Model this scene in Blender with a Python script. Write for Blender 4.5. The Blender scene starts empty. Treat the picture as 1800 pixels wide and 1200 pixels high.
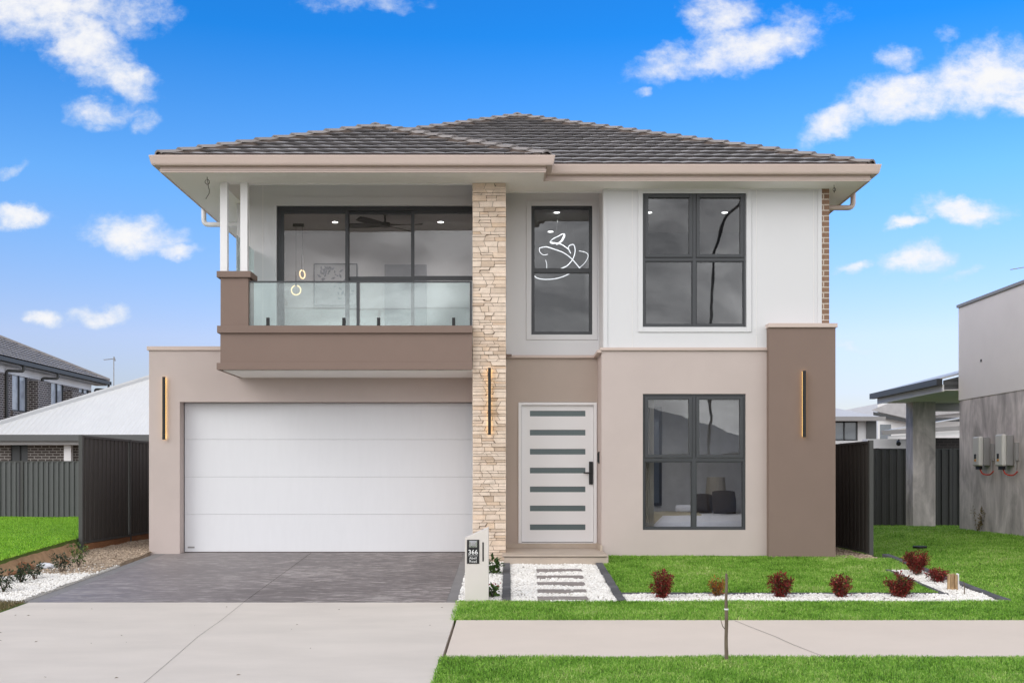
import bpy, math, random
import numpy as np
from mathutils import Vector, Matrix

R = math.radians
S = bpy.context.scene
COL = S.collection
CAMH = 1.6                     # eye height above the footpath
# ------------------------------------------------------------------ camera
cam_d = bpy.data.cameras.new('camera')
cam = bpy.data.objects.new('camera', cam_d); COL.objects.link(cam)
cam.location = (0, 0, CAMH); cam.rotation_euler = (R(90), 0, 0)
cam_d.lens = 40; cam_d.sensor_width = 36; cam_d.sensor_fit = 'HORIZONTAL'
cam_d.shift_x = 0.0039; cam_d.shift_y = 0.1311
cam_d.clip_start = 0.1; cam_d.clip_end = 4000
S.camera = cam
S.render.resolution_x = 1024; S.render.resolution_y = 682
S.view_settings.view_transform = 'Standard'; S.view_settings.look = 'None'
S.view_settings.exposure = 0.27; S.view_settings.gamma = 1.0
S.view_settings.use_curve_mapping = False
S.cycles.max_bounces = 12; S.cycles.diffuse_bounces = 8; S.cycles.transparent_max_bounces = 16

# ------------------------------------------------------------------ node helper
class N:
    def __init__(s, nt): s.nt = nt
    def n(s, t, **k):
        x = s.nt.nodes.new(t)
        for a, b in k.items(): setattr(x, a, b)
        return x
    def set(s, sock, v):
        if v is None: return
        if isinstance(v, bpy.types.NodeSocket): s.nt.links.new(v, sock)
        else:
            try: sock.default_value = v
            except Exception: sock.default_value = tuple(v) + (1,)
    def m(s, op, a, b=0.0, c=None, clamp=False):
        x = s.n('ShaderNodeMath', operation=op, use_clamp=clamp)
        s.set(x.inputs[0], a); s.set(x.inputs[1], b)
        if c is not None: s.set(x.inputs[2], c)
        return x.outputs[0]
    def vm(s, op, a, b=(0, 0, 0)):
        x = s.n('ShaderNodeVectorMath', operation=op)
        s.set(x.inputs[0], a); s.set(x.inputs[1], b)
        return x.outputs[0]
    def mix(s, f, a, b, mode='MIX'):
        x = s.n('ShaderNodeMix', data_type='RGBA', blend_type=mode)
        s.set(x.inputs[0], f); s.set(x.inputs[6], a); s.set(x.inputs[7], b)
        return x.outputs[2]
    def noise(s, vec, scale, detail=4, rough=0.55, dist=0.0):
        x = s.n('ShaderNodeTexNoise')
        s.set(x.inputs['Vector'], vec); x.inputs['Scale'].default_value = scale
        x.inputs['Detail'].default_value = detail; x.inputs['Roughness'].default_value = rough
        x.inputs['Distortion'].default_value = dist
        return x
    def ramp(s, f, stops, interp='LINEAR'):
        x = s.n('ShaderNodeValToRGB'); s.set(x.inputs[0], f)
        x.color_ramp.interpolation = interp
        e = x.color_ramp.elements
        while len(e) < len(stops): e.new(0.5)
        for i, (p, c) in enumerate(stops):
            e[i].position = p
            e[i].color = (c, c, c, 1) if isinstance(c, (int, float)) else tuple(c) + (1,)
        return x.outputs[0]
    def smooth(s, v, a, b):
        x = s.n('ShaderNodeMapRange', interpolation_type='SMOOTHSTEP')
        s.set(x.inputs[0], v); x.inputs[1].default_value = a; x.inputs[2].default_value = b
        return x.outputs[0]
    def scalev(s, v, sc):
        x = s.n('ShaderNodeMapping'); s.set(x.inputs[0], v); x.inputs['Scale'].default_value = sc
        return x.outputs[0]

# ------------------------------------------------------------------ world: sky with drifting cloud, overcast behind the camera
SUN_EL, SUN_AZ = R(29), R(226)
W = bpy.data.worlds.new('World'); S.world = W; W.use_nodes = True
nt = W.node_tree; nt.nodes.clear(); g = N(nt)
out = g.n('ShaderNodeOutputWorld'); bg = g.n('ShaderNodeBackground')
nt.links.new(bg.outputs[0], out.inputs[0]); bg.inputs[1].default_value = 0.1
sky = g.n('ShaderNodeTexSky', sky_type='NISHITA'); sky.sun_disc = False
sky.sun_elevation = SUN_EL; sky.sun_rotation = SUN_AZ
sky.air_density = 1.0; sky.dust_density = 0.6; sky.ozone_density = 2.0
tc = g.n('ShaderNodeTexCoord'); D_ = tc.outputs['Generated']
sp = g.n('ShaderNodeSeparateXYZ'); nt.links.new(D_, sp.inputs[0])
dx, dy, dz = sp.outputs
elev = g.m('ABSOLUTE', dz)
# deepen the blue: tint depends on height above the horizon
tint = g.ramp(elev, [(0.0, (1.02, 0.92, 1.0)), (0.06, (1.06, 0.95, 1.10)), (0.117, (1.28, 1.15, 1.42)), (0.245, (0.70, 1.27, 1.84)),
                     (0.36, (0.118, 0.95, 1.86)), (0.7, (0.10, 0.6, 1.6))])
blue = g.mix(1.0, sky.outputs[0], tint, 'MULTIPLY')
ysafe = g.m('MAXIMUM', dy, 0.02)
u = g.m('DIVIDE', dx, ysafe); v = g.m('DIVIDE', dz, ysafe)
uv = g.n('ShaderNodeCombineXYZ'); nt.links.new(u, uv.inputs[0]); nt.links.new(v, uv.inputs[1])
UV = uv.outputs[0]
wn = g.noise(g.scalev(UV, (1, 1.25, 1)), 14, 7, 0.58)
wcol = g.vm('SUBTRACT', wn.outputs['Color'], (0.5, 0.5, 0.5))
wx = g.n('ShaderNodeVectorMath', operation='SCALE'); nt.links.new(wcol, wx.inputs[0]); wx.inputs['Scale'].default_value = 0.042
wn2 = g.noise(UV, 55, 5, 0.6)
w2 = g.vm('SUBTRACT', wn2.outputs['Color'], (0.5, 0.5, 0.5))
wy = g.n('ShaderNodeVectorMath', operation='SCALE'); nt.links.new(w2, wy.inputs[0]); wy.inputs['Scale'].default_value = 0.010
UVW = g.vm('ADD', g.vm('ADD', UV, wx.outputs[0]), wy.outputs[0])
fine = g.noise(g.scalev(UV, (1, 1.4, 1)), 34, 7, 0.62)
# (azimuth-ish, height-ish, half width, half height, tilt, density)
CL = [(60, 5, 135, 75, 0, 1.0), (150, 78, 105, 58, -35, 1.0), (222, 132, 62, 36, -30, .95), (180, 197, 62, 24, 0, .62), (252, 215, 22, 18, 0, .5),
      (200, 20, 110, 40, 0, .55),
      (1275, 22, 62, 44, 0, .9), (1315, 84, 128, 42, 8, 1.0), (1180, 112, 80, 30, 15, .72), (1250, 20, 60, 26, 0, .7), (1400, 40, 60, 30, 0, .35),
      (1745, 138, 125, 62, 5, 1.05), (1600, 172, 120, 44, 8, 1.0), (1475, 212, 78, 30, 28, .9), (1578, 108, 44, 22, 0, .62), (1800, 180, 70, 30, 0, .9),
      (236, 406, 96, 35, -3, 1.0), (322, 432, 38, 16, 0, .8), (36, 380, 56, 19, 8, .95), (1692, 372, 82, 27, -4, 1.0), (1594, 393, 32, 15, 0, .95),
      (1608, 461, 66, 26, 0, 1.0), (1500, 473, 32, 11, 10, .8), (170, 548, 52, 19, 0, 1.0), (72, 558, 30, 15, 0, .95), (20, 305, 30, 12, 20, .5),
      (640, 5, 90, 20, 0, .42), (1672, 60, 26, 12, 0, .4), (1690, 483, 40, 9, 20, .45), (1125, 168, 14, 8, 0, .5), (1505, 600, 40, 10, 0, .35)]
dens = None
su = g.n('ShaderNodeSeparateXYZ'); nt.links.new(UVW, su.inputs[0])
for (cx, cy, a, b, t, k) in CL:
    uc, vc = (cx - 893) / 2000, (836 - cy) / 2000
    a /= 2000; b /= 2000; ct, st = math.cos(R(t)), math.sin(R(t))
    px = g.m('SUBTRACT', su.outputs[0], uc); py = g.m('SUBTRACT', su.outputs[1], vc)
    qx = g.m('ADD', g.m('MULTIPLY', px, ct / a), g.m('MULTIPLY', py, st / a))
    qy = g.m('ADD', g.m('MULTIPLY', px, -st / b), g.m('MULTIPLY', py, ct / b))
    r2 = g.m('ADD', g.m('MULTIPLY', qx, qx), g.m('MULTIPLY', qy, qy))
    val = g.m('MULTIPLY', g.m('SUBTRACT', 1.25, r2), k)
    dens = val if dens is None else g.m('MAXIMUM', dens, val)
fine2 = g.noise(g.scalev(UVW, (1, 1.3, 1)), 95, 5, 0.6)
dens = g.m('ADD', g.m('MAXIMUM', dens, -0.7), g.m('MULTIPLY', g.m('SUBTRACT', fine.outputs[0], 0.5), 2.1))
dens = g.m('ADD', dens, g.m('MULTIPLY', g.m('SUBTRACT', fine2.outputs[0], 0.5), 0.8))
cmask = g.smooth(dens, -0.25, 1.6)
front = g.smooth(dy, 0.25, 0.4)
cmask = g.m('MULTIPLY', cmask, front)
cshade = g.ramp(g.m('ADD', g.m('MULTIPLY', dens, .55), g.m('MULTIPLY', g.m('SUBTRACT', wn.outputs[0], .5), .9)),
                [(0.0, (5.9, 6.7, 7.7)), (0.3, (6.9, 7.3, 7.8)), (0.6, (7.9, 7.9, 8.0))])
skyc = g.mix(cmask, blue, cshade)
# overcast deck over the street side
on = g.noise(g.scalev(D_, (1, 1, 2.2)), 8.5, 8, 0.62, 0.5)
over = g.ramp(on.outputs[0], [(0.32, (5.2, 5.3, 5.6)), (0.5, (10.2, 10.3, 10.6)), (0.62, (15.5, 15.6, 15.9))])
over = g.mix(1.0, over, g.ramp(g.m('MAXIMUM', dz, 0.0), [(0.0, 1.62), (0.35, 1.32), (0.8, 0.72), (1.0, 0.64)]), 'MULTIPLY')
od = g.m('MULTIPLY', g.smooth(dy, 0.30, -0.12), g.smooth(dz, -0.05, 0.02))
high = g.smooth(dz, 0.55, 0.8)
od = g.m('MAXIMUM', od, high)
hz = g.m('MULTIPLY', 0.0, 1.0)
final = g.mix(od, skyc, over)
nt.links.new(final, bg.inputs[0])

# ------------------------------------------------------------------ sun, veiled by the cloud on the street side
sd = bpy.data.lights.new('sun', 'SUN'); so = bpy.data.objects.new('sun', sd); COL.objects.link(so)
sd.energy = 0.85; sd.angle = R(40); sd.color = (1.0, 0.965, 0.92)
so.rotation_euler = (R(90) - SUN_EL, 0, R(180) - SUN_AZ)
_dir = Vector((math.sin(SUN_AZ) * math.cos(SUN_EL), math.cos(SUN_AZ) * math.cos(SUN_EL), math.sin(SUN_EL)))
so.rotation_euler = _dir.to_track_quat('Z', 'Y').to_euler()

# ------------------------------------------------------------------ materials
MATS = {}
def mat(name, col, rough=0.7, var=0.08, nscale=6, bump=0.0, bscale=120, spec=0.4, metal=0.0, stretch=(1, 1, 1), island=None, emit=None, fine=0.0):
    m = bpy.data.materials.new(name); m.use_nodes = True
    nt = m.node_tree; b = nt.nodes['Principled BSDF']; g = N(nt)
    geo = g.n('ShaderNodeNewGeometry'); P = g.scalev(geo.outputs['Position'], stretch)
    c = tuple(col)
    n1 = g.noise(P, nscale, 5, 0.6)
    f = g.ramp(n1.outputs[0], [(0.3, 0.0), (0.7, 1.0)])
    cc = g.mix(f, tuple(x * (1 - var) for x in c), tuple(min(1, x * (1 + var)) for x in c))
    if fine:
        n2 = g.noise(P, bscale, 3, 0.7)
        cc = g.mix(1.0, cc, g.ramp(n2.outputs[0], [(0.3, 1 - fine), (0.7, 1 + fine)]), 'MULTIPLY')
    if island:
        cc = g.mix(1.0, cc, g.ramp(geo.outputs['Random Per Island'], island), 'MULTIPLY')
    nt.links.new(cc, b.inputs['Base Color'])
    b.inputs['Roughness'].default_value = rough; b.inputs['Metallic'].default_value = metal
    b.inputs['Specular IOR Level'].default_value = spec
    if bump:
        n3 = g.noise(P, bscale, 4, 0.65); bp = g.n('ShaderNodeBump')
        bp.inputs['Strength'].default_value = bump; bp.inputs['Distance'].default_value = 0.01
        nt.links.new(n3.outputs[0], bp.inputs['Height']); nt.links.new(bp.outputs[0], b.inputs['Normal'])
    if emit:
        b.inputs['Emission Color'].default_value = tuple(emit[0]) + (1,); b.inputs['Emission Strength'].default_value = emit[1]
    MATS[name] = m
    return m

def glass(name, tint, refl, rough=0.0, wave=0.0, rcol=(1, 1, 1)):
    m = bpy.data.materials.new(name); m.use_nodes = True; nt = m.node_tree; nt.nodes.clear(); g = N(nt)
    o = g.n('ShaderNodeOutputMaterial'); t = g.n('ShaderNodeBsdfTransparent'); gl = g.n('ShaderNodeBsdfGlossy')
    t.inputs[0].default_value = tuple(tint) + (1,); gl.inputs['Roughness'].default_value = rough
    gl.inputs[0].default_value = tuple(rcol) + (1,)
    fr = g.n('ShaderNodeFresnel'); fr.inputs[0].default_value = 1.5
    f = g.m('ADD', g.m('MULTIPLY', fr.outputs[0], 0.8), refl, clamp=True)
    if wave:
        geo = g.n('ShaderNodeNewGeometry')
        n = g.noise(geo.outputs['Position'], 1.6, 2, 0.4); bp = g.n('ShaderNodeBump')
        bp.inputs['Strength'].default_value = wave; bp.inputs['Distance'].default_value = 0.05
        nt.links.new(n.outputs[0], bp.inputs['Height']); nt.links.new(bp.outputs[0], gl.inputs['Normal'])
    mx = g.n('ShaderNodeMixShader')
    g.set(mx.inputs[0], f); nt.links.new(t.outputs[0], mx.inputs[1]); nt.links.new(gl.outputs[0], mx.inputs[2])
    nt.links.new(mx.outputs[0], o.inputs[0]); MATS[name] = m
    return m

def brick(name, c1, c2, mortar, bw=0.24, bh=0.086, ms=0.01, axis='XZ'):
    m = bpy.data.materials.new(name); m.use_nodes = True; nt = m.node_tree; b = nt.nodes['Principled BSDF']; g = N(nt)
    geo = g.n('ShaderNodeNewGeometry'); s = g.n('ShaderNodeSeparateXYZ'); nt.links.new(geo.outputs['Position'], s.inputs[0])
    c = g.n('ShaderNodeCombineXYZ')
    if axis == 'XZ': g.set(c.inputs[0], g.m('ADD', s.outputs[0], s.outputs[1]))
    else: g.set(c.inputs[0], s.outputs[1])
    g.set(c.inputs[1], s.outputs[2])
    t = g.n('ShaderNodeTexBrick'); nt.links.new(c.outputs[0], t.inputs[0])
    t.inputs['Color1'].default_value = tuple(c1) + (1,); t.inputs['Color2'].default_value = tuple(c2) + (1,)
    t.inputs['Mortar'].default_value = tuple(mortar) + (1,); t.inputs['Scale'].default_value = 1
    t.inputs['Brick Width'].default_value = bw; t.inputs['Row Height'].default_value = bh; t.inputs['Mortar Size'].default_value = ms
    n = g.noise(geo.outputs['Position'], 40, 4)
    cc = g.mix(1.0, t.outputs[0], g.ramp(n.outputs[0], [(0.3, 0.8), (0.7, 1.15)]), 'MULTIPLY')
    nt.links.new(cc, b.inputs['Base Color']); b.inputs['Roughness'].default_value = 0.85
    bp = g.n('ShaderNodeBump'); bp.inputs['Strength'].default_value = 0.6; bp.inputs['Distance'].default_value = 0.008
    nt.links.new(t.outputs['Fac'], bp.inputs['Height']); bp.invert = True
    nt.links.new(bp.outputs[0], b.inputs['Normal']); MATS[name] = m
    return m

beige = mat('beige_render', (0.545, 0.465, 0.437), 0.9, 0.035, 1.3, 0.45, 200, 0.2, fine=.03)
taupe = mat('taupe_render', (0.48, 0.40, 0.35), 0.9, 0.035, 1.3, 0.45, 200, 0.2, fine=.03)
brown = mat('brown_render', (0.235, 0.172, 0.145), 0.9, 0.03, 1.5, 0.4, 240, 0.2, fine=0.06)
white_clad = mat('white_cladding', (0.68, 0.678, 0.695), 0.55, 0.012, 1.0, 0.05, 60, 0.3)
soffit_m = mat('soffit_paint', (0.90, 0.865, 0.845), 0.7, 0.015, 1, 0, 60, 0.3)
trim_white = mat('white_trim', (0.80, 0.79, 0.80), 0.45, 0.01, 1)
garage_white = mat('garage_white', (0.74, 0.745, 0.775), 0.5, 0.012, 2.0, 0.06, 90, 0.35, stretch=(6, 1, 1))
gutter_m = mat('gutter_metal', (0.58, 0.47, 0.42), 0.4, 0.03, 2, 0, 60, 0.5)
char = mat('charcoal_frame', (0.042, 0.045, 0.05), 0.4, 0.05, 4, 0, 60, 0.5)
black = mat('black_metal', (0.012, 0.012, 0.013), 0.45, 0.05, 4)
tile_m = mat('roof_tile', (0.335, 0.322, 0.325), 0.72, 0.1, 3, 0.25, 180, 0.35, island=[(0, 0.84), (1, 1.12)])
cap_m = mat('ridge_cap', (0.275, 0.25, 0.24), 0.75, 0.08, 3, 0.25, 160, 0.35, island=[(0, 0.9), (1, 1.1)])
mortar_m = mat('cap_mortar', (0.105, 0.082, 0.07), 0.9, 0.12, 8, 0.3, 100, 0.2)
stone_m = mat('ledge_stone', (0.72, 0.61, 0.515), 0.85, 0.10, 9, 0.8, 70, 0.25,
              island=[(0, (0.76, 0.68, 0.60)), (0.14, (0.92, 0.87, 0.82)), (0.3, (1.0, 0.97, 0.94)), (0.75, (1.12, 1.10, 1.08)), (0.88, (0.95, 0.85, 0.74)), (1, (1.12, 1.12, 1.12))], fine=0.07)
joint_m = mat('stone_joint', (0.16, 0.115, 0.085), 0.9, 0.1, 20)
concrete = mat('pale_concrete', (0.635, 0.578, 0.522), 0.85, 0.06, 0.8, 0.25, 140, 0.25, stretch=(1, 2.2, 1), fine=0.035)
path_m = mat('path_concrete', (0.67, 0.585, 0.512), 0.85, 0.035, 1.0, 0.25, 150, 0.25, fine=0.03)
joint_d = mat('dark_joint', (0.07, 0.055, 0.045), 0.9, 0.1, 5)
ledge_m = mat('porch_tile', (0.48, 0.40, 0.33), 0.5, 0.07, 4, 0.05, 80, 0.4)
kerbp = mat('edging_paver', (0.105, 0.105, 0.115), 0.8, 0.1, 8, 0.4, 90, 0.3, island=[(0, 0.82), (1, 1.2)])
step_m = mat('stepping_paver', (0.27, 0.24, 0.23), 0.8, 0.12, 7, 0.4, 90, 0.3)
soil = mat('soil', (0.27, 0.21, 0.15), 0.95, 0.3, 3, 0.6, 30, 0.1)
sand_m = mat('tan_sand', (0.38, 0.29, 0.215), 0.95, 0.25, 5, 0.7, 60, 0.1, fine=0.15)
road_m = mat('asphalt', (0.16, 0.155, 0.15), 0.9, 0.15, 2, 0.5, 120, 0.2)
turf = mat('turf', (0.10, 0.145, 0.04), 0.95, 0.25, 6, 0.6, 60, 0.1)
gravel_base = mat('gravel_base', (0.55, 0.53, 0.50), 0.95, 0.2, 30, 0.8, 90, 0.1)
gravel_m = mat('white_pebble', (0.86, 0.845, 0.82), 0.8, 0.05, 9, 0, 60, 0.3, island=[(0, (0.66, 0.62, 0.58)), (0.12, (0.92, 0.9, 0.88)), (1, (1.08, 1.08, 1.08))])
tan_peb = mat('tan_pebble', (0.42, 0.33, 0.25), 0.85, 0.1, 9, 0, 60, 0.3, island=[(0, 0.6), (1, 1.35)])
timber = mat('sleeper_timber', (0.27, 0.125, 0.06), 0.85, 0.25, 5, 0.4, 60, 0.2, stretch=(3, 1, 12))
fence_m = mat('fence_steel', (0.060, 0.060, 0.058), 0.5, 0.04, 3, 0, 60, 0.45)
fence_b = mat('fence_steel_brown', (0.050, 0.046, 0.042), 0.5, 0.06, 3, 0, 60, 0.45)
fence_w = mat('fence_steel_pale', (0.10, 0.103, 0.105), 0.45, 0.04, 3, 0, 60, 0.5)
cgrey_roof = mat('pale_steel_roof', (0.55, 0.55, 0.555), 0.4, 0.03, 1, 0, 60, 0.5)
bark = mat('bark', (0.16, 0.125, 0.095), 0.9, 0.3, 20, 0.6, 60, 0.2, stretch=(1, 1, .3))
blond = mat('cut_timber', (0.40, 0.27, 0.15), 0.85, 0.55, 12, 0.5, 60, 0.2, stretch=(6, 6, .6))
plastic_w = mat('letterbox_render', (0.66, 0.615, 0.585), 0.85, 0.02, 3, 0.2, 200, 0.3)
steel = mat('brushed_steel', (0.55, 0.55, 0.56), 0.25, 0.05, 20, 0, 60, 0.5, 1.0)
pale_text = mat('sign_white', (0.8, 0.8, 0.8), 0.6, 0.0)
inv_white = mat('inverter_white', (0.62, 0.60, 0.57), 0.4, 0.02, 4)
inv_side = mat('inverter_grey', (0.30, 0.29, 0.29), 0.4, 0.02, 4)
red_m = mat('red_conduit', (0.5, 0.05, 0.03), 0.5, 0.05)
orange_m = mat('orange_label', (0.65, 0.3, 0.05), 0.5, 0.05)
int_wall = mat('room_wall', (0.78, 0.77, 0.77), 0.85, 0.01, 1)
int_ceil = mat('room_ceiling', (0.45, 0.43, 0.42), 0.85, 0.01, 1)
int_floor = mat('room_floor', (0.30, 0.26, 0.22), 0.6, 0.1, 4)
int_dark = mat('room_dark', (0.10, 0.10, 0.11), 0.6, 0.03, 2)
hose_m = mat('hose', (0.45, 0.33, 0.27), 0.6, 0.05)
linen = mat('bed_linen', (0.78, 0.78, 0.84), 0.9, 0.03, 4, 0.3, 15)
throw_m = mat('beige_throw', (0.45, 0.40, 0.30), 0.95, 0.08, 12, 0.4, 60)
pillow_m = mat('dark_pillow', (0.06, 0.048, 0.04), 0.95, 0.1, 12)
shade_m = mat('lamp_shade_cloth', (0.42, 0.38, 0.32), 0.9, 0.03, 4)
canvas_m = mat('canvas', (0.55, 0.55, 0.56), 0.9, 0.02, 3)
canvas_d = mat('canvas_marks', (0.26, 0.27, 0.30), 0.9, 0.3, 12)
pillarN = brick('light_brown_brick', (0.26, 0.155, 0.10), (0.22, 0.13, 0.088), (0.55, 0.47, 0.40))
brickD = brick('dark_brick', (0.045, 0.034, 0.031), (0.075, 0.056, 0.050), (0.42, 0.39, 0.37), ms=0.013)
brickS = brick('dark_brick_long', (0.07, 0.055, 0.05), (0.095, 0.078, 0.072), (0.38, 0.36, 0.34), ms=0.013)
brickB = brick('black_brick', (0.018, 0.016, 0.016), (0.028, 0.024, 0.024), (0.045, 0.04, 0.04), ms=0.012)
led_white = mat('led_white', (0.9, 0.9, 0.9), 0.5, 0, emit=((1, 0.98, 0.95), 9))
led_cool = mat('led_cool', (0.9, 0.9, 0.9), 0.5, 0, emit=((0.96, 0.98, 1.0), 2.4))
led_warm = mat('led_warm', (0.9, 0.7, 0.4), 0.5, 0, emit=((1.0, 0.64, 0.20), 3.0))
led_ring = mat('led_ring', (0.9, 0.8, 0.6), 0.5, 0, emit=((1.0, 0.66, 0.30), 1.7))
g_win = glass('window_glass', (0.60, 0.61, 0.62), 0.035, 0.0, 0.015)
g_low = glass('lower_window_glass', (0.93, 0.94, 0.95), 0.02, 0.0, 0.03)
g_slide = glass('door_glass', (0.82, 0.82, 0.83), 0.01, 0.0, 0.03)
g_bal = glass('balcony_glass', (0.87, 0.945, 0.935), 0.035)
g_frost = mat('frosted_glass', (0.10, 0.135, 0.14), 0.3, 0.03, 3, 0, 60, 0.6)
g_far = mat('far_window_glass', (0.10, 0.12, 0.14), 0.08, 0.2, 1.5, 0, 60, 0.9)

def concrete_stained(name, base):
    m = bpy.data.materials.new(name); m.use_nodes = True; nt = m.node_tree; b = nt.nodes['Principled BSDF']; g = N(nt)
    geo = g.n('ShaderNodeNewGeometry'); P = geo.outputs['Position']
    n1 = g.noise(g.scalev(P, (1, 1, .45)), 2.2, 7, 0.62, 0.5); n2 = g.noise(g.scalev(P, (5, 5, .5)), 2.5, 4, 0.6)
    f = g.m('ADD', g.m('MULTIPLY', n1.outputs[0], .82), g.m('MULTIPLY', n2.outputs[0], .18))
    c = g.ramp(f, [(0.36, tuple(x * .62 for x in base)), (0.5, base), (0.64, tuple(x * 1.4 for x in base))])
    nt.links.new(c, b.inputs['Base Color']); b.inputs['Roughness'].default_value = 0.9
    bp = g.n('ShaderNodeBump'); bp.inputs['Strength'].default_value = 0.3; bp.inputs['Distance'].default_value = 0.01
    nt.links.new(n1.outputs[0], bp.inputs['Height']); nt.links.new(bp.outputs[0], b.inputs['Normal'])
    return m
bare = concrete_stained('bare_cement_render', (0.56, 0.505, 0.495))
pale_render = mat('pale_grey_render', (0.84, 0.79, 0.775), 0.9, 0.03, 1, 0.2, 200, 0.2)

def driveway_mat():
    m = bpy.data.materials.new('stencilled_concrete'); m.use_nodes = True; nt = m.node_tree; b = nt.nodes['Principled BSDF']; g = N(nt)
    geo = g.n('ShaderNodeNewGeometry'); P = geo.outputs['Position']
    n1 = g.noise(g.scalev(P, (1.5, 4.5, 1)), 2.4, 7, 0.66, 0.9); n2 = g.noise(P, 0.5, 3, 0.5); n3 = g.noise(g.scalev(P, (1, 3, 1)), 7, 6, 0.65, 0.6)
    f = g.m('ADD', g.m('ADD', g.m('MULTIPLY', n1.outputs[0], .55), g.m('MULTIPLY', n2.outputs[0], .2)), g.m('MULTIPLY', n3.outputs[0], .25))
    # the concrete colour is paler towards the left half
    s = g.n('ShaderNodeSeparateXYZ'); nt.links.new(P, s.inputs[0])
    c = g.ramp(f, [(0.42, (0.10, 0.083, 0.081)), (0.47, (0.148, 0.126, 0.124)), (0.515, (0.20, 0.173, 0.170)), (0.57, (0.36, 0.325, 0.315))])
    left = g.smooth(s.outputs[0], -2.2, -5.6)
    c = g.mix(g.m('MULTIPLY', left, 0.45), c, (0.31, 0.28, 0.28, 1))
    nt.links.new(c, b.inputs['Base Color'])
    nt.links.new(g.ramp(f, [(0.3, 0.42), (0.7, 0.7)]), b.inputs['Roughness'])
    bp = g.n('ShaderNodeBump'); bp.inputs['Strength'].default_value = 0.35; bp.inputs['Distance'].default_value = 0.01
    nt.links.new(n3.outputs[0], bp.inputs['Height']); nt.links.new(bp.outputs[0], b.inputs['Normal'])
    return m
drive_m = driveway_mat()
drive_edge = mat('driveway_border', (0.235, 0.225, 0.225), 0.75, 0.1, 3, 0.3, 100, 0.3, fine=.08)

def corrugated(name, col, pitch, axis=0, rough=0.45, strength=1.0):
    m = mat(name, col, rough, 0.03, 1)
    nt = m.node_tree; g = N(nt); geo = g.n('ShaderNodeNewGeometry'); s = g.n('ShaderNodeSeparateXYZ'); nt.links.new(geo.outputs['Position'], s.inputs[0])
    w = g.m('SINE', g.m('MULTIPLY', s.outputs[axis], 2 * math.pi / pitch))
    bp = g.n('ShaderNodeBump'); bp.inputs['Strength'].default_value = strength; bp.inputs['Distance'].default_value = 0.02
    nt.links.new(w, bp.inputs['Height']); nt.links.new(bp.outputs[0], nt.nodes['Principled BSDF'].inputs['Normal'])
    return m
corr_x = corrugated('corrugated_roof_x', (0.70, 0.70, 0.705), 0.19, 0, .45, .55)

def leafmat(name, stops, trans=0.25, patch=0.0):
    m = bpy.data.materials.new(name); m.use_nodes = True; nt = m.node_tree; b = nt.nodes['Principled BSDF']; g = N(nt)
    geo = g.n('ShaderNodeNewGeometry')
    n1 = g.noise(geo.outputs['Position'], 3.0, 4, 0.6)
    n2 = g.noise(geo.outputs['Position'], 0.9, 3, 0.6)
    f = g.m('ADD', g.m('MULTIPLY', geo.outputs['Random Per Island'], 0.72), g.m('ADD', g.m('MULTIPLY', g.m('SUBTRACT', n1.outputs[0], .38), 0.75), g.m('MULTIPLY', g.m('SUBTRACT', n2.outputs[0], .5), patch)))
    c = g.ramp(f, stops); nt.links.new(c, b.inputs['Base Color']); b.inputs['Roughness'].default_value = 0.55
    b.inputs['Specular IOR Level'].default_value = 0.3
    t = g.n('ShaderNodeBsdfTranslucent'); nt.links.new(c, t.inputs[0])
    mx = g.n('ShaderNodeMixShader'); mx.inputs[0].default_value = trans
    nt.links.new(b.outputs[0], mx.inputs[1]); nt.links.new(t.outputs[0], mx.inputs[2])
    nt.links.new(mx.outputs[0], nt.nodes['Material Output'].inputs[0]); MATS[name] = m
    return m
grass_m = leafmat('grass_blade', [(0.0, (0.06, 0.15, 0.012)), (0.25, (0.16, 0.38, 0.030)), (0.6, (0.34, 0.62, 0.085)), (0.84, (0.54, 0.68, 0.21)), (1.0, (0.72, 0.66, 0.38))], patch=0.8)
lush_m = leafmat('lush_grass_blade', [(0.0, (0.14, 0.32, 0.015)), (0.4, (0.28, 0.60, 0.035)), (1.0, (0.52, 0.78, 0.12))])
dry_m = leafmat('dry_grass_blade', [(0.0, (0.10, 0.085, 0.03)), (0.5, (0.22, 0.17, 0.08)), (1.0, (0.35, 0.28, 0.15))])
red_leaf = leafmat('nandina_leaf', [(0.0, (0.035, 0.03, 0.012)), (0.14, (0.07, 0.06, 0.02)), (0.30, (0.13, 0.016, 0.014)), (0.60, (0.27, 0.03, 0.028)), (0.85, (0.46, 0.10, 0.075)), (1.0, (0.5, 0.28, 0.12))])
org_leaf = leafmat('orange_leaf', [(0.0, (0.06, 0.09, 0.02)), (0.4, (0.3, 0.09, 0.02)), (0.7, (0.5, 0.16, 0.03)), (1.0, (0.5, 0.33, 0.06))])
grn_dark = leafmat('dark_leaf', [(0.0, (0.012, 0.022, 0.012)), (0.5, (0.032, 0.055, 0.026)), (0.85, (0.07, 0.10, 0.04)), (1.0, (0.22, 0.20, 0.10))], .12)
grn_leaf = leafmat('green_leaf', [(0.0, (0.02, 0.05, 0.012)), (0.5, (0.06, 0.13, 0.025)), (1.0, (0.2, 0.26, 0.05))])

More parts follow.
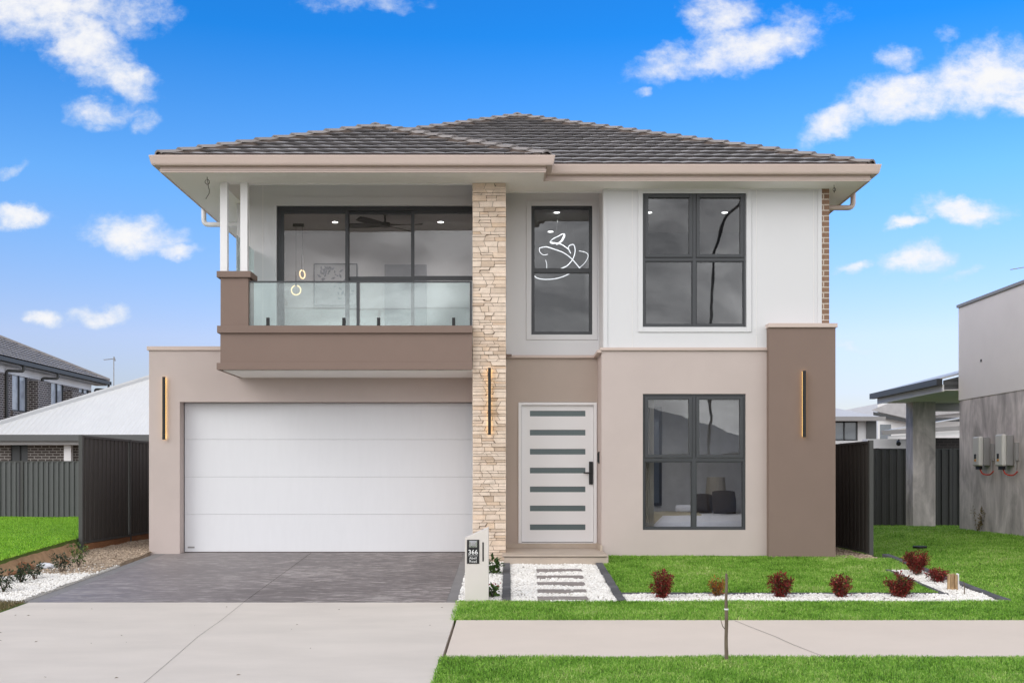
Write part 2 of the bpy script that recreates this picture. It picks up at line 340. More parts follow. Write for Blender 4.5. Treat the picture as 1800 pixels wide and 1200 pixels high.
# ------------------------------------------------------------------ geometry helpers: X across, D depth from the camera, H height relative to the eye
class MB:
    def __init__(s): s.v = []; s.f = []; s.mi = []; s.mats = []
    def _m(s, m):
        if m is None: return 0
        if m not in s.mats: s.mats.append(m)
        return s.mats.index(m)
    def face(s, pts, m=None):
        i = len(s.v); s.v += [tuple(p) for p in pts]; s.f.append(tuple(range(i, i + len(pts)))); s.mi.append(s._m(m))
    def poly(s, verts, faces, m=None):
        i = len(s.v); s.v += [tuple(p) for p in verts]; k = s._m(m)
        for f in faces: s.f.append(tuple(a + i for a in f)); s.mi.append(k)
    def box(s, x0, x1, d0, d1, h0, h1, m=None):
        if x0 > x1: x0, x1 = x1, x0
        if d0 > d1: d0, d1 = d1, d0
        if h0 > h1: h0, h1 = h1, h0
        P = [(x0, d0, h0), (x1, d0, h0), (x1, d1, h0), (x0, d1, h0), (x0, d0, h1), (x1, d0, h1), (x1, d1, h1), (x0, d1, h1)]
        s.poly(P, [(0, 3, 2, 1), (4, 5, 6, 7), (0, 1, 5, 4), (1, 2, 6, 5), (2, 3, 7, 6), (3, 0, 4, 7)], m)
        return s
    def tube(s, pts, r, seg=8, m=None, closed=False, caps=True):
        pts = [Vector(p) for p in pts]; n = len(pts); rs = r if isinstance(r, (list, tuple)) else [r] * n
        rings = []; up = None
        for i in range(n):
            if closed: t = pts[(i + 1) % n] - pts[i - 1]
            else: t = pts[min(i + 1, n - 1)] - pts[max(i - 1, 0)]
            t.normalize()
            if up is None:
                up = t.orthogonal().normalized()
            up = (up - t * up.dot(t)).normalized(); bt = t.cross(up)
            rings.append([pts[i] + (up * math.cos(2 * math.pi * k / seg) + bt * math.sin(2 * math.pi * k / seg)) * rs[i] for k in range(seg)])
        V = [p for rr in rings for p in rr]; F = []
        for i in range(n if closed else n - 1):
            j = (i + 1) % n
            for k in range(seg):
                l = (k + 1) % seg
                F.append((i * seg + k, i * seg + l, j * seg + l, j * seg + k))
        if caps and not closed:
            F.append(tuple(reversed(range(seg)))); F.append(tuple((n - 1) * seg + k for k in range(seg)))
        s.poly(V, F, m); return s
    def disc(s, c, r, h, seg=20, m=None):
        x, d, z = c
        V = [(x + r * math.cos(2 * math.pi * k / seg), d + r * math.sin(2 * math.pi * k / seg), z) for k in range(seg)] + \
            [(x + r * math.cos(2 * math.pi * k / seg), d + r * math.sin(2 * math.pi * k / seg), z + h) for k in range(seg)]
        F = [tuple(reversed(range(seg))), tuple(range(seg, 2 * seg))] + [(k, (k + 1) % seg, seg + (k + 1) % seg, seg + k) for k in range(seg)]
        s.poly(V, F, m); return s
    def sweep(s, prof, path, m=None, caps=True):
        """profile of (outward offset, H) pairs swept along a plan polyline; outward = right of travel"""
        n = len(path); P = [Vector(p) for p in path]; rings = []
        for i in range(n):
            a = (P[i] - P[i - 1]).normalized() if i > 0 else None
            b = (P[i + 1] - P[i]).normalized() if i < n - 1 else None
            if a is None: a = b
            if b is None: b = a
            na = Vector((a.y, -a.x)); nb = Vector((b.y, -b.x)); mm = na + nb; mm = mm / (mm.dot(na) if abs(mm.dot(na)) > 1e-6 else 1)
            rings.append([(P[i].x + mm.x * o, P[i].y + mm.y * o, h) for o, h in prof])
        k = len(prof); V = [p for r in rings for p in r]; F = []
        for i in range(n - 1):
            for j in range(k):
                l = (j + 1) % k
                F.append((i * k + j, i * k + l, (i + 1) * k + l, (i + 1) * k + j))
        if caps: F.append(tuple(range(k))); F.append(tuple(reversed([(n - 1) * k + j for j in range(k)])))
        s.poly(V, F, m); return s
    def build(s, name, m=None, parent=None, smooth=False, bevel=0.0):
        me = bpy.data.meshes.new(name)
        org = ORG.get(parent.name, Vector((0, 0, 0))) if parent else Vector((0, 0, 0))
        V = np.array(s.v, dtype=np.float64).reshape(-1, 3); V[:, 2] += CAMH; V -= np.array(org)
        if parent is None and len(V):
            c = np.array([(V[:, 0].min() + V[:, 0].max()) / 2, (V[:, 1].min() + V[:, 1].max()) / 2, V[:, 2].min()]); V -= c
        me.from_pydata(V.tolist(), [], s.f)
        ml = list(s.mats) if s.mats else []
        if m is not None:
            if s.mats: pass
            else: ml = [m]
        for x in ml: me.materials.append(x)
        if s.mats: me.polygons.foreach_set('material_index', s.mi)
        if smooth: me.polygons.foreach_set('use_smooth', [True] * len(me.polygons))
        me.update()
        o = bpy.data.objects.new(name, me); COL.objects.link(o)
        if parent is None:
            o.location = Vector(c); ORG[o.name] = Vector(c)
        else:
            o.parent = parent; ORG[o.name] = org
        if bevel:
            b = o.modifiers.new('bevel', 'BEVEL'); b.width = bevel; b.segments = 2; b.limit_method = 'ANGLE'
        return o
ORG = {}
def tag(o, label=None, cat=None, group=None, kind=None):
    if label: o['label'] = label
    if cat: o['category'] = cat
    if group: o['group'] = group
    if kind: o['kind'] = kind
    return o
def empty(name, x, d, h, label, cat, group=None):
    o = bpy.data.objects.new(name, None); COL.objects.link(o); o.location = (x, d, h + CAMH); o.empty_display_size = 0.2
    ORG[o.name] = Vector((x, d, h + CAMH)); return tag(o, label, cat, group)
def np_mesh(name, V, F, m, parent=None, kind=None):
    """V (n,3) in world-style X,D,H; F (k,3) ints"""
    V = V.copy(); V[:, 2] += CAMH
    org = np.array(ORG.get(parent.name, (0, 0, 0))) if parent else np.array([V[:, 0].mean(), V[:, 1].mean(), V[:, 2].min()])
    V -= org; me = bpy.data.meshes.new(name)
    me.vertices.add(len(V)); me.vertices.foreach_set('co', V.astype(np.float32).ravel())
    me.loops.add(F.size); me.loops.foreach_set('vertex_index', F.astype(np.int32).ravel())
    me.polygons.add(len(F)); me.polygons.foreach_set('loop_start', np.arange(0, F.size, F.shape[1], dtype=np.int32))
    me.polygons.foreach_set('loop_total', np.full(len(F), F.shape[1], dtype=np.int32))
    me.update(calc_edges=True); me.materials.append(m)
    o = bpy.data.objects.new(name, me); COL.objects.link(o)
    if parent: o.parent = parent; ORG[o.name] = Vector(org)
    else: o.location = Vector(org); ORG[o.name] = Vector(org)
    return o
def interp(tab):
    xs, ys = zip(*tab)
    return lambda d: float(np.interp(d, xs, ys))
def wall(mb, X0, X1, H0, H1, D0, th, holes=(), m=None):
    """front-facing wall with rectangular openings (x0,x1,h0,h1)"""
    xs = sorted(set([X0, X1] + [min(max(h[i], X0), X1) for h in holes for i in (0, 1)]))
    hs = sorted(set([H0, H1] + [min(max(h[i], H0), H1) for h in holes for i in (2, 3)]))
    full = {}
    for i in range(len(xs) - 1):
        for j in range(len(hs) - 1):
            cx, ch = (xs[i] + xs[i + 1]) / 2, (hs[j] + hs[j + 1]) / 2
            full[i, j] = not any(a < cx < b and c < ch < d for a, b, c, d in holes)
    D1 = D0 + th
    for (i, j), ok in full.items():
        if not ok: continue
        a, b, c, d = xs[i], xs[i + 1], hs[j], hs[j + 1]
        mb.face([(a, D0, c), (b, D0, c), (b, D0, d), (a, D0, d)], m)
        mb.face([(b, D1, c), (a, D1, c), (a, D1, d), (b, D1, d)], m)
        if not full.get((i - 1, j)): mb.face([(a, D1, c), (a, D0, c), (a, D0, d), (a, D1, d)], m)
        if not full.get((i + 1, j)): mb.face([(b, D0, c), (b, D1, c), (b, D1, d), (b, D0, d)], m)
        if not full.get((i, j - 1)): mb.face([(a, D0, c), (a, D1, c), (b, D1, c), (b, D0, c)], m)
        if not full.get((i, j + 1)): mb.face([(a, D1, d), (a, D0, d), (b, D0, d), (b, D1, d)], m)
    return mb
def frame(mb, x0, x1, h0, h1, d0, d1, w, m=None, wt=None, wb=None):
    wt = w if wt is None else wt; wb = w if wb is None else wb
    mb.box(x0, x0 + w, d0, d1, h0, h1, m); mb.box(x1 - w, x1, d0, d1, h0, h1, m)
    mb.box(x0 + w, x1 - w, d0, d1, h1 - wt, h1, m); mb.box(x0 + w, x1 - w, d0, d1, h0, h0 + wb, m)

# ================================================================== GROUND
gd = interp([(-30, -1.80), (2, -1.76), (6.5, -1.70), (8.9, -1.62), (10.05, -1.603), (12.3, -1.56), (13.6, -1.509), (18.95, -1.268), (22, -1.24), (60, -1.24)])
gl = interp([(13.6, -1.507), (14.25, -1.475), (17.9, -1.262), (19.5, -1.25), (60, -1.25)])
gp = interp([(13.64, -1.507), (17.0, -1.32)])
gr = interp([(13.6, -1.51), (22, -1.19), (25, -1.19), (30, -1.35), (60, -1.35)])
gll = interp([(13, -1.35), (15.7, -1.175), (18.3, -1.03), (60, -1.03)])
def sheet(name, X0, X1, D0, D1, hf, m, skirt=0.08, nx=1, off=0.0, label=None, cat=None, kind='structure', group=None, poly=None, build=True):
    ds = sorted(set([D0, D1] + [d for d in np.arange(math.ceil(D0), D1, 1.0)] + [d for d in (13.6, 14.25, 15.7, 17.9, 18.3, 12.3, 10.05, 8.9, 22) if D0 < d < D1]))
    mb = MB(); xs = [X0 + (X1 - X0) * i / nx for i in range(nx + 1)]
    V = [(x, d, hf(d) + off) for d in ds for x in xs]; F = []
    for i in range(len(ds) - 1):
        for j in range(nx):
            a = i * (nx + 1) + j; F.append((a, a + 1, a + nx + 2, a + nx + 1))
    mb.poly(V, F)
    n = len(ds)
    mb.poly([(X0, d, hf(d) + off) for d in ds] + [(X0, d, hf(d) + off - skirt) for d in ds], [(i + 1, i, n + i, n + i + 1) for i in range(n - 1)])
    mb.poly([(X1, d, hf(d) + off) for d in ds] + [(X1, d, hf(d) + off - skirt) for d in ds], [(i, i + 1, n + i + 1, n + i) for i in range(n - 1)])
    for d, fl in ((D0, 0), (D1, 1)):
        p = [(X0, d, hf(d) + off), (X1, d, hf(d) + off), (X1, d, hf(d) + off - skirt), (X0, d, hf(d) + off - skirt)]
        mb.face(p if fl else p[::-1])
    if not build: return mb
    o = mb.build(name, m); return tag(o, label, cat, group, kind)

# base terrain reaches the horizon
mb = MB(); ds = [-1500, -60, -30, 2, 6.5, 8.9, 10.05, 12.3, 13.6, 18.95, 22, 60, 200, 2500]
xs = [-2500, -60, -20, 0, 20, 60, 2500]
V = [(x, d, gd(d) - 0.14) for d in ds for x in xs]; F = []
for i in range(len(ds) - 1):
    for j in range(len(xs) - 1):
        a = i * len(xs) + j; F.append((a, a + 1, a + len(xs) + 1, a + len(xs)))
mb.poly(V, F); tag(mb.build('ground', soil), kind='structure')
sheet('road', -60, 60, -6.5, 3.2, lambda d: -1.80, road_m, 0.05)
mb = MB(); mb.box(-60, 60, 3.2, 3.45, -1.88, -1.68); tag(mb.build('kerb', concrete), kind='structure')
mb = MB(); mb.box(-60, 60, -6.75, -6.5, -1.88, -1.68); tag(mb.build('kerb', concrete), kind='structure')
sheet('crossover', -5.72, -0.585, 3.45, 13.585, gd, concrete, 0.1)
def strip(name, pts, w, m, hf=gd, off=0.004, kind='structure'):
    """thin flat strip along a plan polyline"""
    mb = MB(); P = []
    for (a, b) in zip(pts[:-1], pts[1:]):
        for t in np.linspace(0, 1, 9)[:-1]: P.append((a[0] + (b[0] - a[0]) * t, a[1] + (b[1] - a[1]) * t))
    P.append(pts[-1]); L = []; Rr = []
    for i, p in enumerate(P):
        q0 = P[max(i - 1, 0)]; q1 = P[min(i + 1, len(P) - 1)]
        tx, ty = q1[0] - q0[0], q1[1] - q0[1]; l = math.hypot(tx, ty); nx, ny = ty / l * w / 2, -tx / l * w / 2
        L.append((p[0] - nx, p[1] - ny, hf(p[1]) + off)); Rr.append((p[0] + nx, p[1] + ny, hf(p[1]) + off))
    n = len(P); mb.poly(L + Rr, [(i, n + i, n + i + 1, i + 1) for i in range(n - 1)])
    return tag(mb.build(name, m), kind=kind)
strip('control_joint', [(-2.72, 7.0), (-2.85, 8.95), (-3.05, 11.2), (-3.155, 13.58)], 0.0032, joint_d)
# dark stencilled driveway with a paler border
sheet('driveway', -5.62, -0.74, 13.6, 18.90, gd, drive_m, 0.1)
sheet('driveway_border', -5.80, -5.622, 13.6, 18.90, gd, drive_edge, 0.1)
sheet('driveway_border', -0.738, -0.59, 13.6, 18.90, gd, drive_edge, 0.1)
strip('control_joint', [(-3.16, 13.62), (-3.255, 18.85)], 0.006, joint_d)
sheet('footpath', -0.555, 30, 10.05, 12.3, gd, path_m, 0.1, off=0.004)
sheet('footpath', -30, -5.75, 10.05, 12.3, gd, path_m, 0.1, off=0.004)
strip('hairline_crack', [(2.44, 12.25), (2.52, 11.75), (2.62, 11.2), (2.68, 10.7), (2.79, 10.08)], 0.0055, joint_d, off=0.007)
# turf bases
for (a, b, c, d, f, o) in ((-0.585, 30, 12.3, 13.62, gd, -0.006), (-0.585, 30, 3.45, 10.05, gd, -0.006), (1.41, 5.42, 14.25, 17.9, gl, -0.004),
                           (6.02, 30, 13.62, 32, gr, -0.004), (-30, -5.75, 12.3, 13.6, gd, -0.01), (-30, -7.06, 13.6, 28, gll, 0.0), (-30, -5.75, 3.45, 10.05, gd, -0.006), (5.42, 6.02, 16.3, 17.9, gl, -0.012)):
    sheet('lawn_turf', a, b, c, d, f, turf, 0.3, off=o)
# gravel bases
sheet('gravel_bed', 0.03, 1.31, 13.64, 16.98, gp, gravel_base, 0.1, off=-0.01)
sheet('gravel_bed', -0.59, -0.07, 13.62, 17.4, gp, gravel_base, 0.1, off=-0.01)
sheet('gravel_bed', 1.41, 5.98, 13.62, 14.2, gp, gravel_base, 0.1, off=-0.012)
sheet('gravel_bed', 5.45, 5.98, 14.2, 16.25, gl, gravel_base, 0.1, off=-0.012)
bedl = lambda d: gd(d) + 0.03
sheet('gravel_bed', -7.0, -5.80, 13.6, 17.0, bedl, gravel_base, 0.1, off=-0.01)
sheet('sand_strip', -7.0, -5.88, 17.0, 32, bedl, sand_m, 0.1, off=-0.01)
sheet('sand_strip', 5.06, 5.74, 17.6, 32, gl, sand_m, 0.1, off=0.0)
bk = MB(); ds_ = np.arange(13.6, 18.61, .12); rb_ = random.Random(8); V = []; nc = 7
for q in ds_:
    for k in range(nc):
        t = k / (nc - 1); V.append((-7.10 + .24 * t, q, (gll(q) + .0) * (1 - t) ** 1.5 + (bedl(q) - .02) * (1 - (1 - t) ** 1.5) + rb_.uniform(-.012, .012) * (0 < k < nc - 1)))
F = [(i * nc + k, i * nc + k + 1, (i + 1) * nc + k + 1, (i + 1) * nc + k) for i in range(len(ds_) - 1) for k in range(nc - 1)]
bk.poly(V, F); tag(bk.build('soil_bank', mat('clay_soil', (.36, .23, .14), .95, .3, 7, .8, 45, .1), smooth=True), kind='structure')
# edging rows
def edging(X0, X1, D0, D1, hf, along='D', n=16, label='', h=0.035, gap=0.006):
    mb = MB(); rnd = random.Random(n)
    for i in range(n):
        if along == 'D':
            a = D0 + (D1 - D0) * i / n; b = D0 + (D1 - D0) * (i + 1) / n - gap; j = rnd.uniform(-.004, .004)
            mb.poly([(X0 + j, a, hf(a) - .06), (X1 + j, a, hf(a) - .06), (X1 + j, b, hf(b) - .06), (X0 + j, b, hf(b) - .06),
                     (X0 + j, a, hf(a) + h), (X1 + j, a, hf(a) + h), (X1 + j, b, hf(b) + h), (X0 + j, b, hf(b) + h)],
                    [(4, 5, 6, 7), (0, 1, 5, 4), (1, 2, 6, 5), (2, 3, 7, 6), (3, 0, 4, 7)])
        else:
            a = X0 + (X1 - X0) * i / n; b = X0 + (X1 - X0) * (i + 1) / n - gap; j = rnd.uniform(-.004, .004)
            mb.box(a, b, D0 + j, D1 + j, hf(D0) - .06, hf(D0) + h + rnd.uniform(-.003, .003))
    o = mb.build('garden_edging', kerbp, bevel=0.004)
    return tag(o, label, 'edging', 'dark paver garden edging rows')
edging(-0.07, 0.03, 13.62, 16.95, gp, 'D', 15, 'charcoal paver edging left of the stepping stone path', 0.03)
edging(1.31, 1.41, 13.62, 16.98, gp, 'D', 15, 'charcoal paver edging right of the stepping stone path', 0.03)
edging(1.41, 5.50, 14.19, 14.25, lambda d: -1.478, 'X', 20, 'thin charcoal edging between front lawn and white gravel strip', 0.02)
edging(5.40, 5.46, 14.25, 16.3, gl, 'D', 10, 'short charcoal edging on the right end of the front lawn', 0.02)
edging(5.92, 6.02, 13.62, 18.0, gl, 'D', 22, 'charcoal edging along the right side boundary behind red shrubs', 0.03)

# pebbles: individual little stones
def ico():
    t = (1 + 5 ** .5) / 2
    V = np.array([(-1, t, 0), (1, t, 0), (-1, -t, 0), (1, -t, 0), (0, -1, t), (0, 1, t), (0, -1, -t), (0, 1, -t), (t, 0, -1), (t, 0, 1), (-t, 0, -1), (-t, 0, 1)], float)
    V /= np.linalg.norm(V[0])
    F = np.array([(0, 11, 5), (0, 5, 1), (0, 1, 7), (0, 7, 10), (0, 10, 11), (1, 5, 9), (5, 11, 4), (11, 10, 2), (10, 7, 6), (7, 1, 8), (3, 9, 4), (3, 4, 2), (3, 2, 6), (3, 6, 8), (3, 8, 9), (4, 9, 5), (2, 4, 11), (6, 2, 10), (8, 6, 7), (9, 8, 1)])
    return V, F
IV, IF = ico()
def pebbles(areas, size, m, name, label, cat, seed=1):
    rng = np.random.default_rng(seed); C = []
    for (x0, x1, d0, d1, hf, dens, avoid) in areas:
        n = int((x1 - x0) * (d1 - d0) * dens); x = rng.uniform(x0, x1, n); d = rng.uniform(d0, d1, n)
        h = np.array([hf(q) for q in d]) + rng.uniform(-.004, .007, n) + 0.006 * np.sin(x * 9 + d * 7)
        k = np.ones(n, bool)
        for (a, b, c, e) in (avoid or []): k &= ~((x > a) & (x < b) & (d > c) & (d < e) & (rng.random(n) < .93))
        C.append(np.stack([x, d, h], 1)[k])
    C = np.concatenate(C); n = len(C)
    base = IV[None] * (1 + rng.uniform(-.25, .25, (n, 12, 1))); sc = rng.uniform(.55, 1.35, (n, 1, 1)) * size
    base = base * np.array([1, 1, .7]) * rng.uniform(.7, 1.3, (n, 1, 3)) * sc
    a = rng.uniform(0, 6.28, n); ca, sa = np.cos(a), np.sin(a)
    x = base[:, :, 0] * ca[:, None] - base[:, :, 1] * sa[:, None]; y = base[:, :, 0] * sa[:, None] + base[:, :, 1] * ca[:, None]
    V = np.stack([x, y, base[:, :, 2]], 2) + C[:, None, :]
    F = IF[None] + (np.arange(n) * 12)[:, None, None]
    o = np_mesh(name, V.reshape(-1, 3), F.reshape(-1, 3), m); return tag(o, label, cat, kind='stuff')
STEPS = [16.29, 15.64, 15.02, 14.40, 13.84]
SX = lambda d: (0.36 + (d - 13.84) * 0.02, 0.97 + (d - 13.84) * 0.035)
av = [(SX(d)[0], SX(d)[1], d - .13, d + .13) for d in STEPS]
pebbles([(0.03, 1.31, 13.62, 16.99, gp, 3200, av)], 0.0125, gravel_m, 'white_pebbles', 'white pebbles filling the front path around the grey stepping stones', 'pebbles', 1)
pebbles([(-0.60, -0.07, 13.6, 17.4, gp, 3000, None)], 0.0125, gravel_m, 'white_pebbles', 'white pebbles in the narrow bed behind the letterbox', 'pebbles', 2)
pebbles([(1.41, 5.92, 13.62, 14.19, gp, 3000, None), (5.46, 5.92, 14.19, 16.3, gl, 3000, None)], 0.0125, gravel_m, 'white_pebbles', 'white pebbles in the thin bed in front of the lawn', 'pebbles', 3)
pebbles([(-7.0, -5.80, 13.6, 17.0, bedl, 2300, [(-7.1, -5.7, 16.0, 17.1)])], 0.0125, gravel_m, 'white_pebbles', 'white pebbles in the bed left of the driveway', 'pebbles', 4)
pebbles([(-7.0, -5.85, 15.9, 21.5, bedl, 1300, None)], 0.014, tan_peb, 'tan_pebbles', 'tan gravel along the foot of the left side fence', 'pebbles', 5)
pebbles([(5.08, 5.74, 17.6, 21, gl, 700, None)], 0.014, tan_peb, 'tan_pebbles', 'tan gravel in the passage right of the house', 'pebbles', 6)

# stepping stones
proto = None
for i, d in enumerate(STEPS):
    x0, x1 = SX(d); mb = MB(); rnd = random.Random(i); n = 10
    top = [(x0 + (x1 - x0) * k / n, d - .13 + rnd.uniform(-.008, .008), gp(d) + .012) for k in range(n + 1)] + [(x0 + (x1 - x0) * k / n, d + .13 + rnd.uniform(-.008, .008), gp(d) + .02) for k in range(n, -1, -1)]
    m_ = len(top); bot = [(x, q, h - .05) for x, q, h in top]
    mb.poly(top + bot, [tuple(range(m_))] + [(k, m_ + k, m_ + (k + 1) % m_, (k + 1) % m_) for k in range(m_)])
    lab = ['smallest grey stepping stone nearest the porch step', 'second grey stepping stone from the porch step', 'middle grey stepping stone of the pebble path',
           'fourth grey stepping stone from the porch, second from the grass', 'largest grey stepping stone nearest the grass verge'][i]
    tag(mb.build('stepping_stone', step_m), lab, 'stepping stone', 'stepping stones in the pebble path')

# grass blades
def grass(areas, m, label, seed, name='grass'):
    rng = np.random.default_rng(seed); C = []; Hs = []; Wd = []
    for (x0, x1, d0, d1, hf, dens, hh, w, test) in areas:
        n = int((x1 - x0) * (d1 - d0) * dens); x = rng.uniform(x0, x1, n); d = rng.uniform(d0, d1, n)
        k = np.ones(n, bool) if test is None else test(x, d, rng)
        x, d = x[k], d[k]; h = np.array([hf(q) for q in d])
        C.append(np.stack([x, d, h], 1)); tuft = 0.75 + 0.5 * (0.5 + 0.5 * np.sin(x * 3.1 + np.sin(d * 2.3) * 2) * np.sin(d * 4.1 + x))
        Hs.append(rng.uniform(.45, 1.15, len(x)) * hh * tuft); Wd.append(np.full(len(x), w))
    C = np.concatenate(C); Hs = np.concatenate(Hs); Wd = np.concatenate(Wd) * rng.uniform(.7, 1.4, len(Hs)); n = len(C)
    a = rng.uniform(0, 6.28, n); lean = rng.uniform(0.2, 1.7, n); la = rng.uniform(0, 6.28, n)
    side = np.stack([np.cos(a), np.sin(a), 0 * a], 1) * Wd[:, None]
    ld = np.stack([np.cos(la), np.sin(la), 0 * a], 1)
    mid = C + ld * (Hs * lean * .28)[:, None] + np.array([0, 0, 1]) * (Hs * .6)[:, None]
    tip = C + ld * (Hs * lean)[:, None] + np.array([0, 0, 1]) * (Hs * (1 - .42 * lean))[:, None]
    V = np.stack([C - side, C + side, mid + side * .8, mid - side * .8, tip], 1).reshape(-1, 3)
    b = (np.arange(n) * 5)[:, None, None]
    F = (np.array([[0, 1, 2], [0, 2, 3], [3, 2, 4]])[None] + b).reshape(-1, 3)
    return tag(np_mesh(name, V, F, m), label, 'grass', kind='stuff')
edge_rag = lambda x, d, r: np.ones(len(x), bool)
grass([(1.42, 5.40, 14.27, 17.86, gl, 6500, .040, .0028, None), (5.40, 5.9, 16.3, 17.6, gl, 4500, .040, .0028, None)], grass_m, 'green front lawn under the lower bedroom window', 11)
grass([(-0.585, 8.5, 12.3, 13.62, gd, 7500, .042, .0026, None), (-0.62, 8.5, 12.27, 12.3, gd, 2600, .038, .0026, None), (-0.55, 8.5, 13.62, 13.66, gd, 1500, .04, .0026, None), (-0.63, -0.585, 12.28, 13.6, gd, 2500, .035, .0026, None)], grass_m, 'strip of green grass between garden and footpath', 12)
grass([(-0.60, 6.5, 8.4, 10.06, gd, 8500, .040, .0023, None)], grass_m, 'green street verge in front of the footpath', 13)
grass([(6.03, 10.5, 13.62, 22, gr, 3400, .045, .0034, None), (6.03, 13, 22, 30.5, gr, 1300, .06, .005, None), (5.76, 6.05, 18.2, 27, gr, 1500, .05, .004, None)], grass_m, 'neighbouring lawn running up to the bare cement wall', 14)
grass([(-12.5, -7.02, 13.7, 18.5, gll, 4200, .045, .0036, None), (-12.5, -7.12, 18.5, 28, gll, 2400, .05, .0042, None)], lush_m, 'bright green lawn behind the left garden bed', 15)
grass([(-9.5, -5.75, 12.3, 13.62, gd, 3000, .045, .0035, None)], dry_m, 'dry brown grass at the left corner of the driveway', 16)

# ================================================================== HOUSE
house = empty('house', 0, 18, -1.30, 'two storey rendered house with stone pillar, glass balcony and wide white garage door', 'house')
def part(mb, name, m, parent=None, label=None, bevel=0, smooth=False):
    o = mb.build(name, m, parent or house, smooth=smooth, bevel=bevel)
    if label: o['label'] = label
    return o
ZG, Z1, Z2, ZS = 18.70, 18.67, 17.86, 18.80          # garage wall, door bay, bedroom bay, sliding door wall
# --- garage wing wall
mb = MB(); wall(mb, -5.90, -0.50, -1.45, 2.06, ZG, 0.24, [(-5.395, -0.40, -1.6, 1.2155)], beige)
mb.box(-5.90, -5.66, ZG + .24, 30, -1.45, 2.06, beige)
part(mb, 'garage_wall', None, label='beige rendered wall around the garage door')
mb = MB(); mb.box(-5.93, -4.43, ZG - .03, ZG + .27, 2.06, 2.125); mb.box(-5.93, -5.63, ZG + .27, 30, 2.06, 2.125)
part(mb, 'parapet_cap', gutter_m, bevel=.004)
mb = MB(); mb.box(-5.66, -4.5, ZG + .26, 30, 1.75, 1.8); part(mb, 'garage_roof', cgrey_roof)
# --- garage door
mb = MB(); mb.box(-5.395, -.54, ZG + .30, ZG + .33, -1.3, 1.22)
gdoor = part(mb, 'garage_door', inv_side)
hs = [-1.262, -0.64, -0.018, 0.605, 1.212]
for i in range(4):
    b = MB(); b.box(-5.385, -.535, ZG + .245, ZG + .288, hs[i] + (.001 if i else 0), hs[i + 1] - .001)
    part(b, 'panel', garage_white, gdoor, bevel=.004)
b = MB(); b.box(-5.33, -5.22, ZG + .238, ZG + .246, -1.20, -1.175); part(b, 'badge', inv_side, gdoor)
b = MB(); b.box(-5.385, -.535, ZG + .243, ZG + .29, -1.285, -1.264); part(b, 'rubber_seal', joint_d, gdoor)
b = MB(); b.box(-5.395, -.5, ZG + .10, ZG + .40, -1.35, -1.28); part(b, 'threshold', ledge_m)
# --- stone pillar, laid stone by stone
pm = MB(); pm.box(-.537, -.041, 17.515, 18.70, -1.40, 4.5, joint_m)
rnd = random.Random(7); h = -1.40
while h < 4.495:
    ch = rnd.choice([.038, .046, .056, .066, .082, .092]); ch = ch if 4.5 - h - ch > .04 else 4.5 - h
    # split the course into stones, some of them doubled
    x = -.543; cuts = [x]
    while x < -.035 - .14:
        x += rnd.uniform(.10, .22)
        if -.035 - x < .09: break
        cuts.append(x)
    cuts.append(-.035)
    sl = [0] + [rnd.uniform(-.02, .02) for _ in cuts[1:-1]] + [0]
    for i in range(len(cuts) - 1):
        a, b = cuts[i], cuts[i + 1]; sub = [(h, h + ch)]
        if ch > .07 and rnd.random() < .38: q = h + ch * rnd.uniform(.4, .6); sub = [(h, q), (q, h + ch)]
        for (c, d) in sub:
            pr = rnd.uniform(-.012, .014); g_ = .0032
            aa = a + (g_ if i else 0); bb = b - (g_ if i < len(cuts) - 2 else 0); s0, s1 = sl[i], sl[i + 1]
            fr = 17.50 - pr; t0, t1 = rnd.uniform(-.004, .004), rnd.uniform(-.004, .004)
            P = [(aa - s0, fr, c + g_), (bb - s1, fr + t0, c + g_), (bb + s1, fr + t1, d - g_), (aa + s0, fr + t0, d - g_)]
            if i == 0: P[0] = (aa - abs(pr) * .3, fr, c + g_); P[3] = (aa - abs(pr) * .3, fr, d - g_)
            if i == len(cuts) - 2: P[1] = (bb + abs(pr) * .3, fr, c + g_); P[2] = (bb + abs(pr) * .3, fr, d - g_)
            Q = [(p[0], 17.56 if 0 < i < len(cuts) - 2 else 18.66, p[2]) for p in P]
            pm.poly(P + Q, [(0, 1, 2, 3), (1, 0, 4, 5), (2, 1, 5, 6), (3, 2, 6, 7), (0, 3, 7, 4)], stone_m)
    h += ch
part(pm, 'stone_pillar', None, label='pale ledgestone pillar running the full height of the house')
# --- balcony
ZB = 17.40
mb = MB(); mb.box(-4.40, -.55, ZB, ZB + .18, 1.70, 2.19, brown); mb.box(-4.40, -4.22, ZB + .18, ZG, 1.70, 2.19, brown)
mb.box(-4.44, -.545, ZB - .045, ZB + .225, 2.18, 2.29, brown); mb.box(-4.44, -4.18, ZB + .225, ZG, 2.18, 2.29, brown)
mb.box(-4.445, -.545, ZB - .05, ZB + .02, 1.618, 1.722, brown); mb.box(-4.445, -4.36, ZB + .02, ZG, 1.618, 1.722, brown)
mb.box(-4.36, -.545, ZB + .02, ZG, 1.606, 1.635, soffit_m)
mb.box(-4.22, -.55, ZB + .18, ZS, 1.95, 2.02, ledge_m)
balc = part(mb, 'balcony', None, bevel=.004)
mb = MB(); mb.box(-4.40, -3.975, ZB + .01, ZB + .40, 2.29, 3.03, brown); mb.box(-4.45, -3.93, ZB - .03, ZB + .45, 3.03, 3.125, brown)
part(mb, 'pier', None, balc, bevel=.004)
for (a, b) in ((-4.415, -4.305), (-4.105, -3.995)):
    mb = MB(); mb.box(a, b, 17.44, 17.55, 3.125, 4.505); part(mb, 'post', trim_white, balc, bevel=.004)
gy = ZB + .07
mb = MB(); mb.box(-3.97, -2.33, gy, gy + .012, 2.305, 2.965); part(mb, 'glass_panel', g_bal, balc)
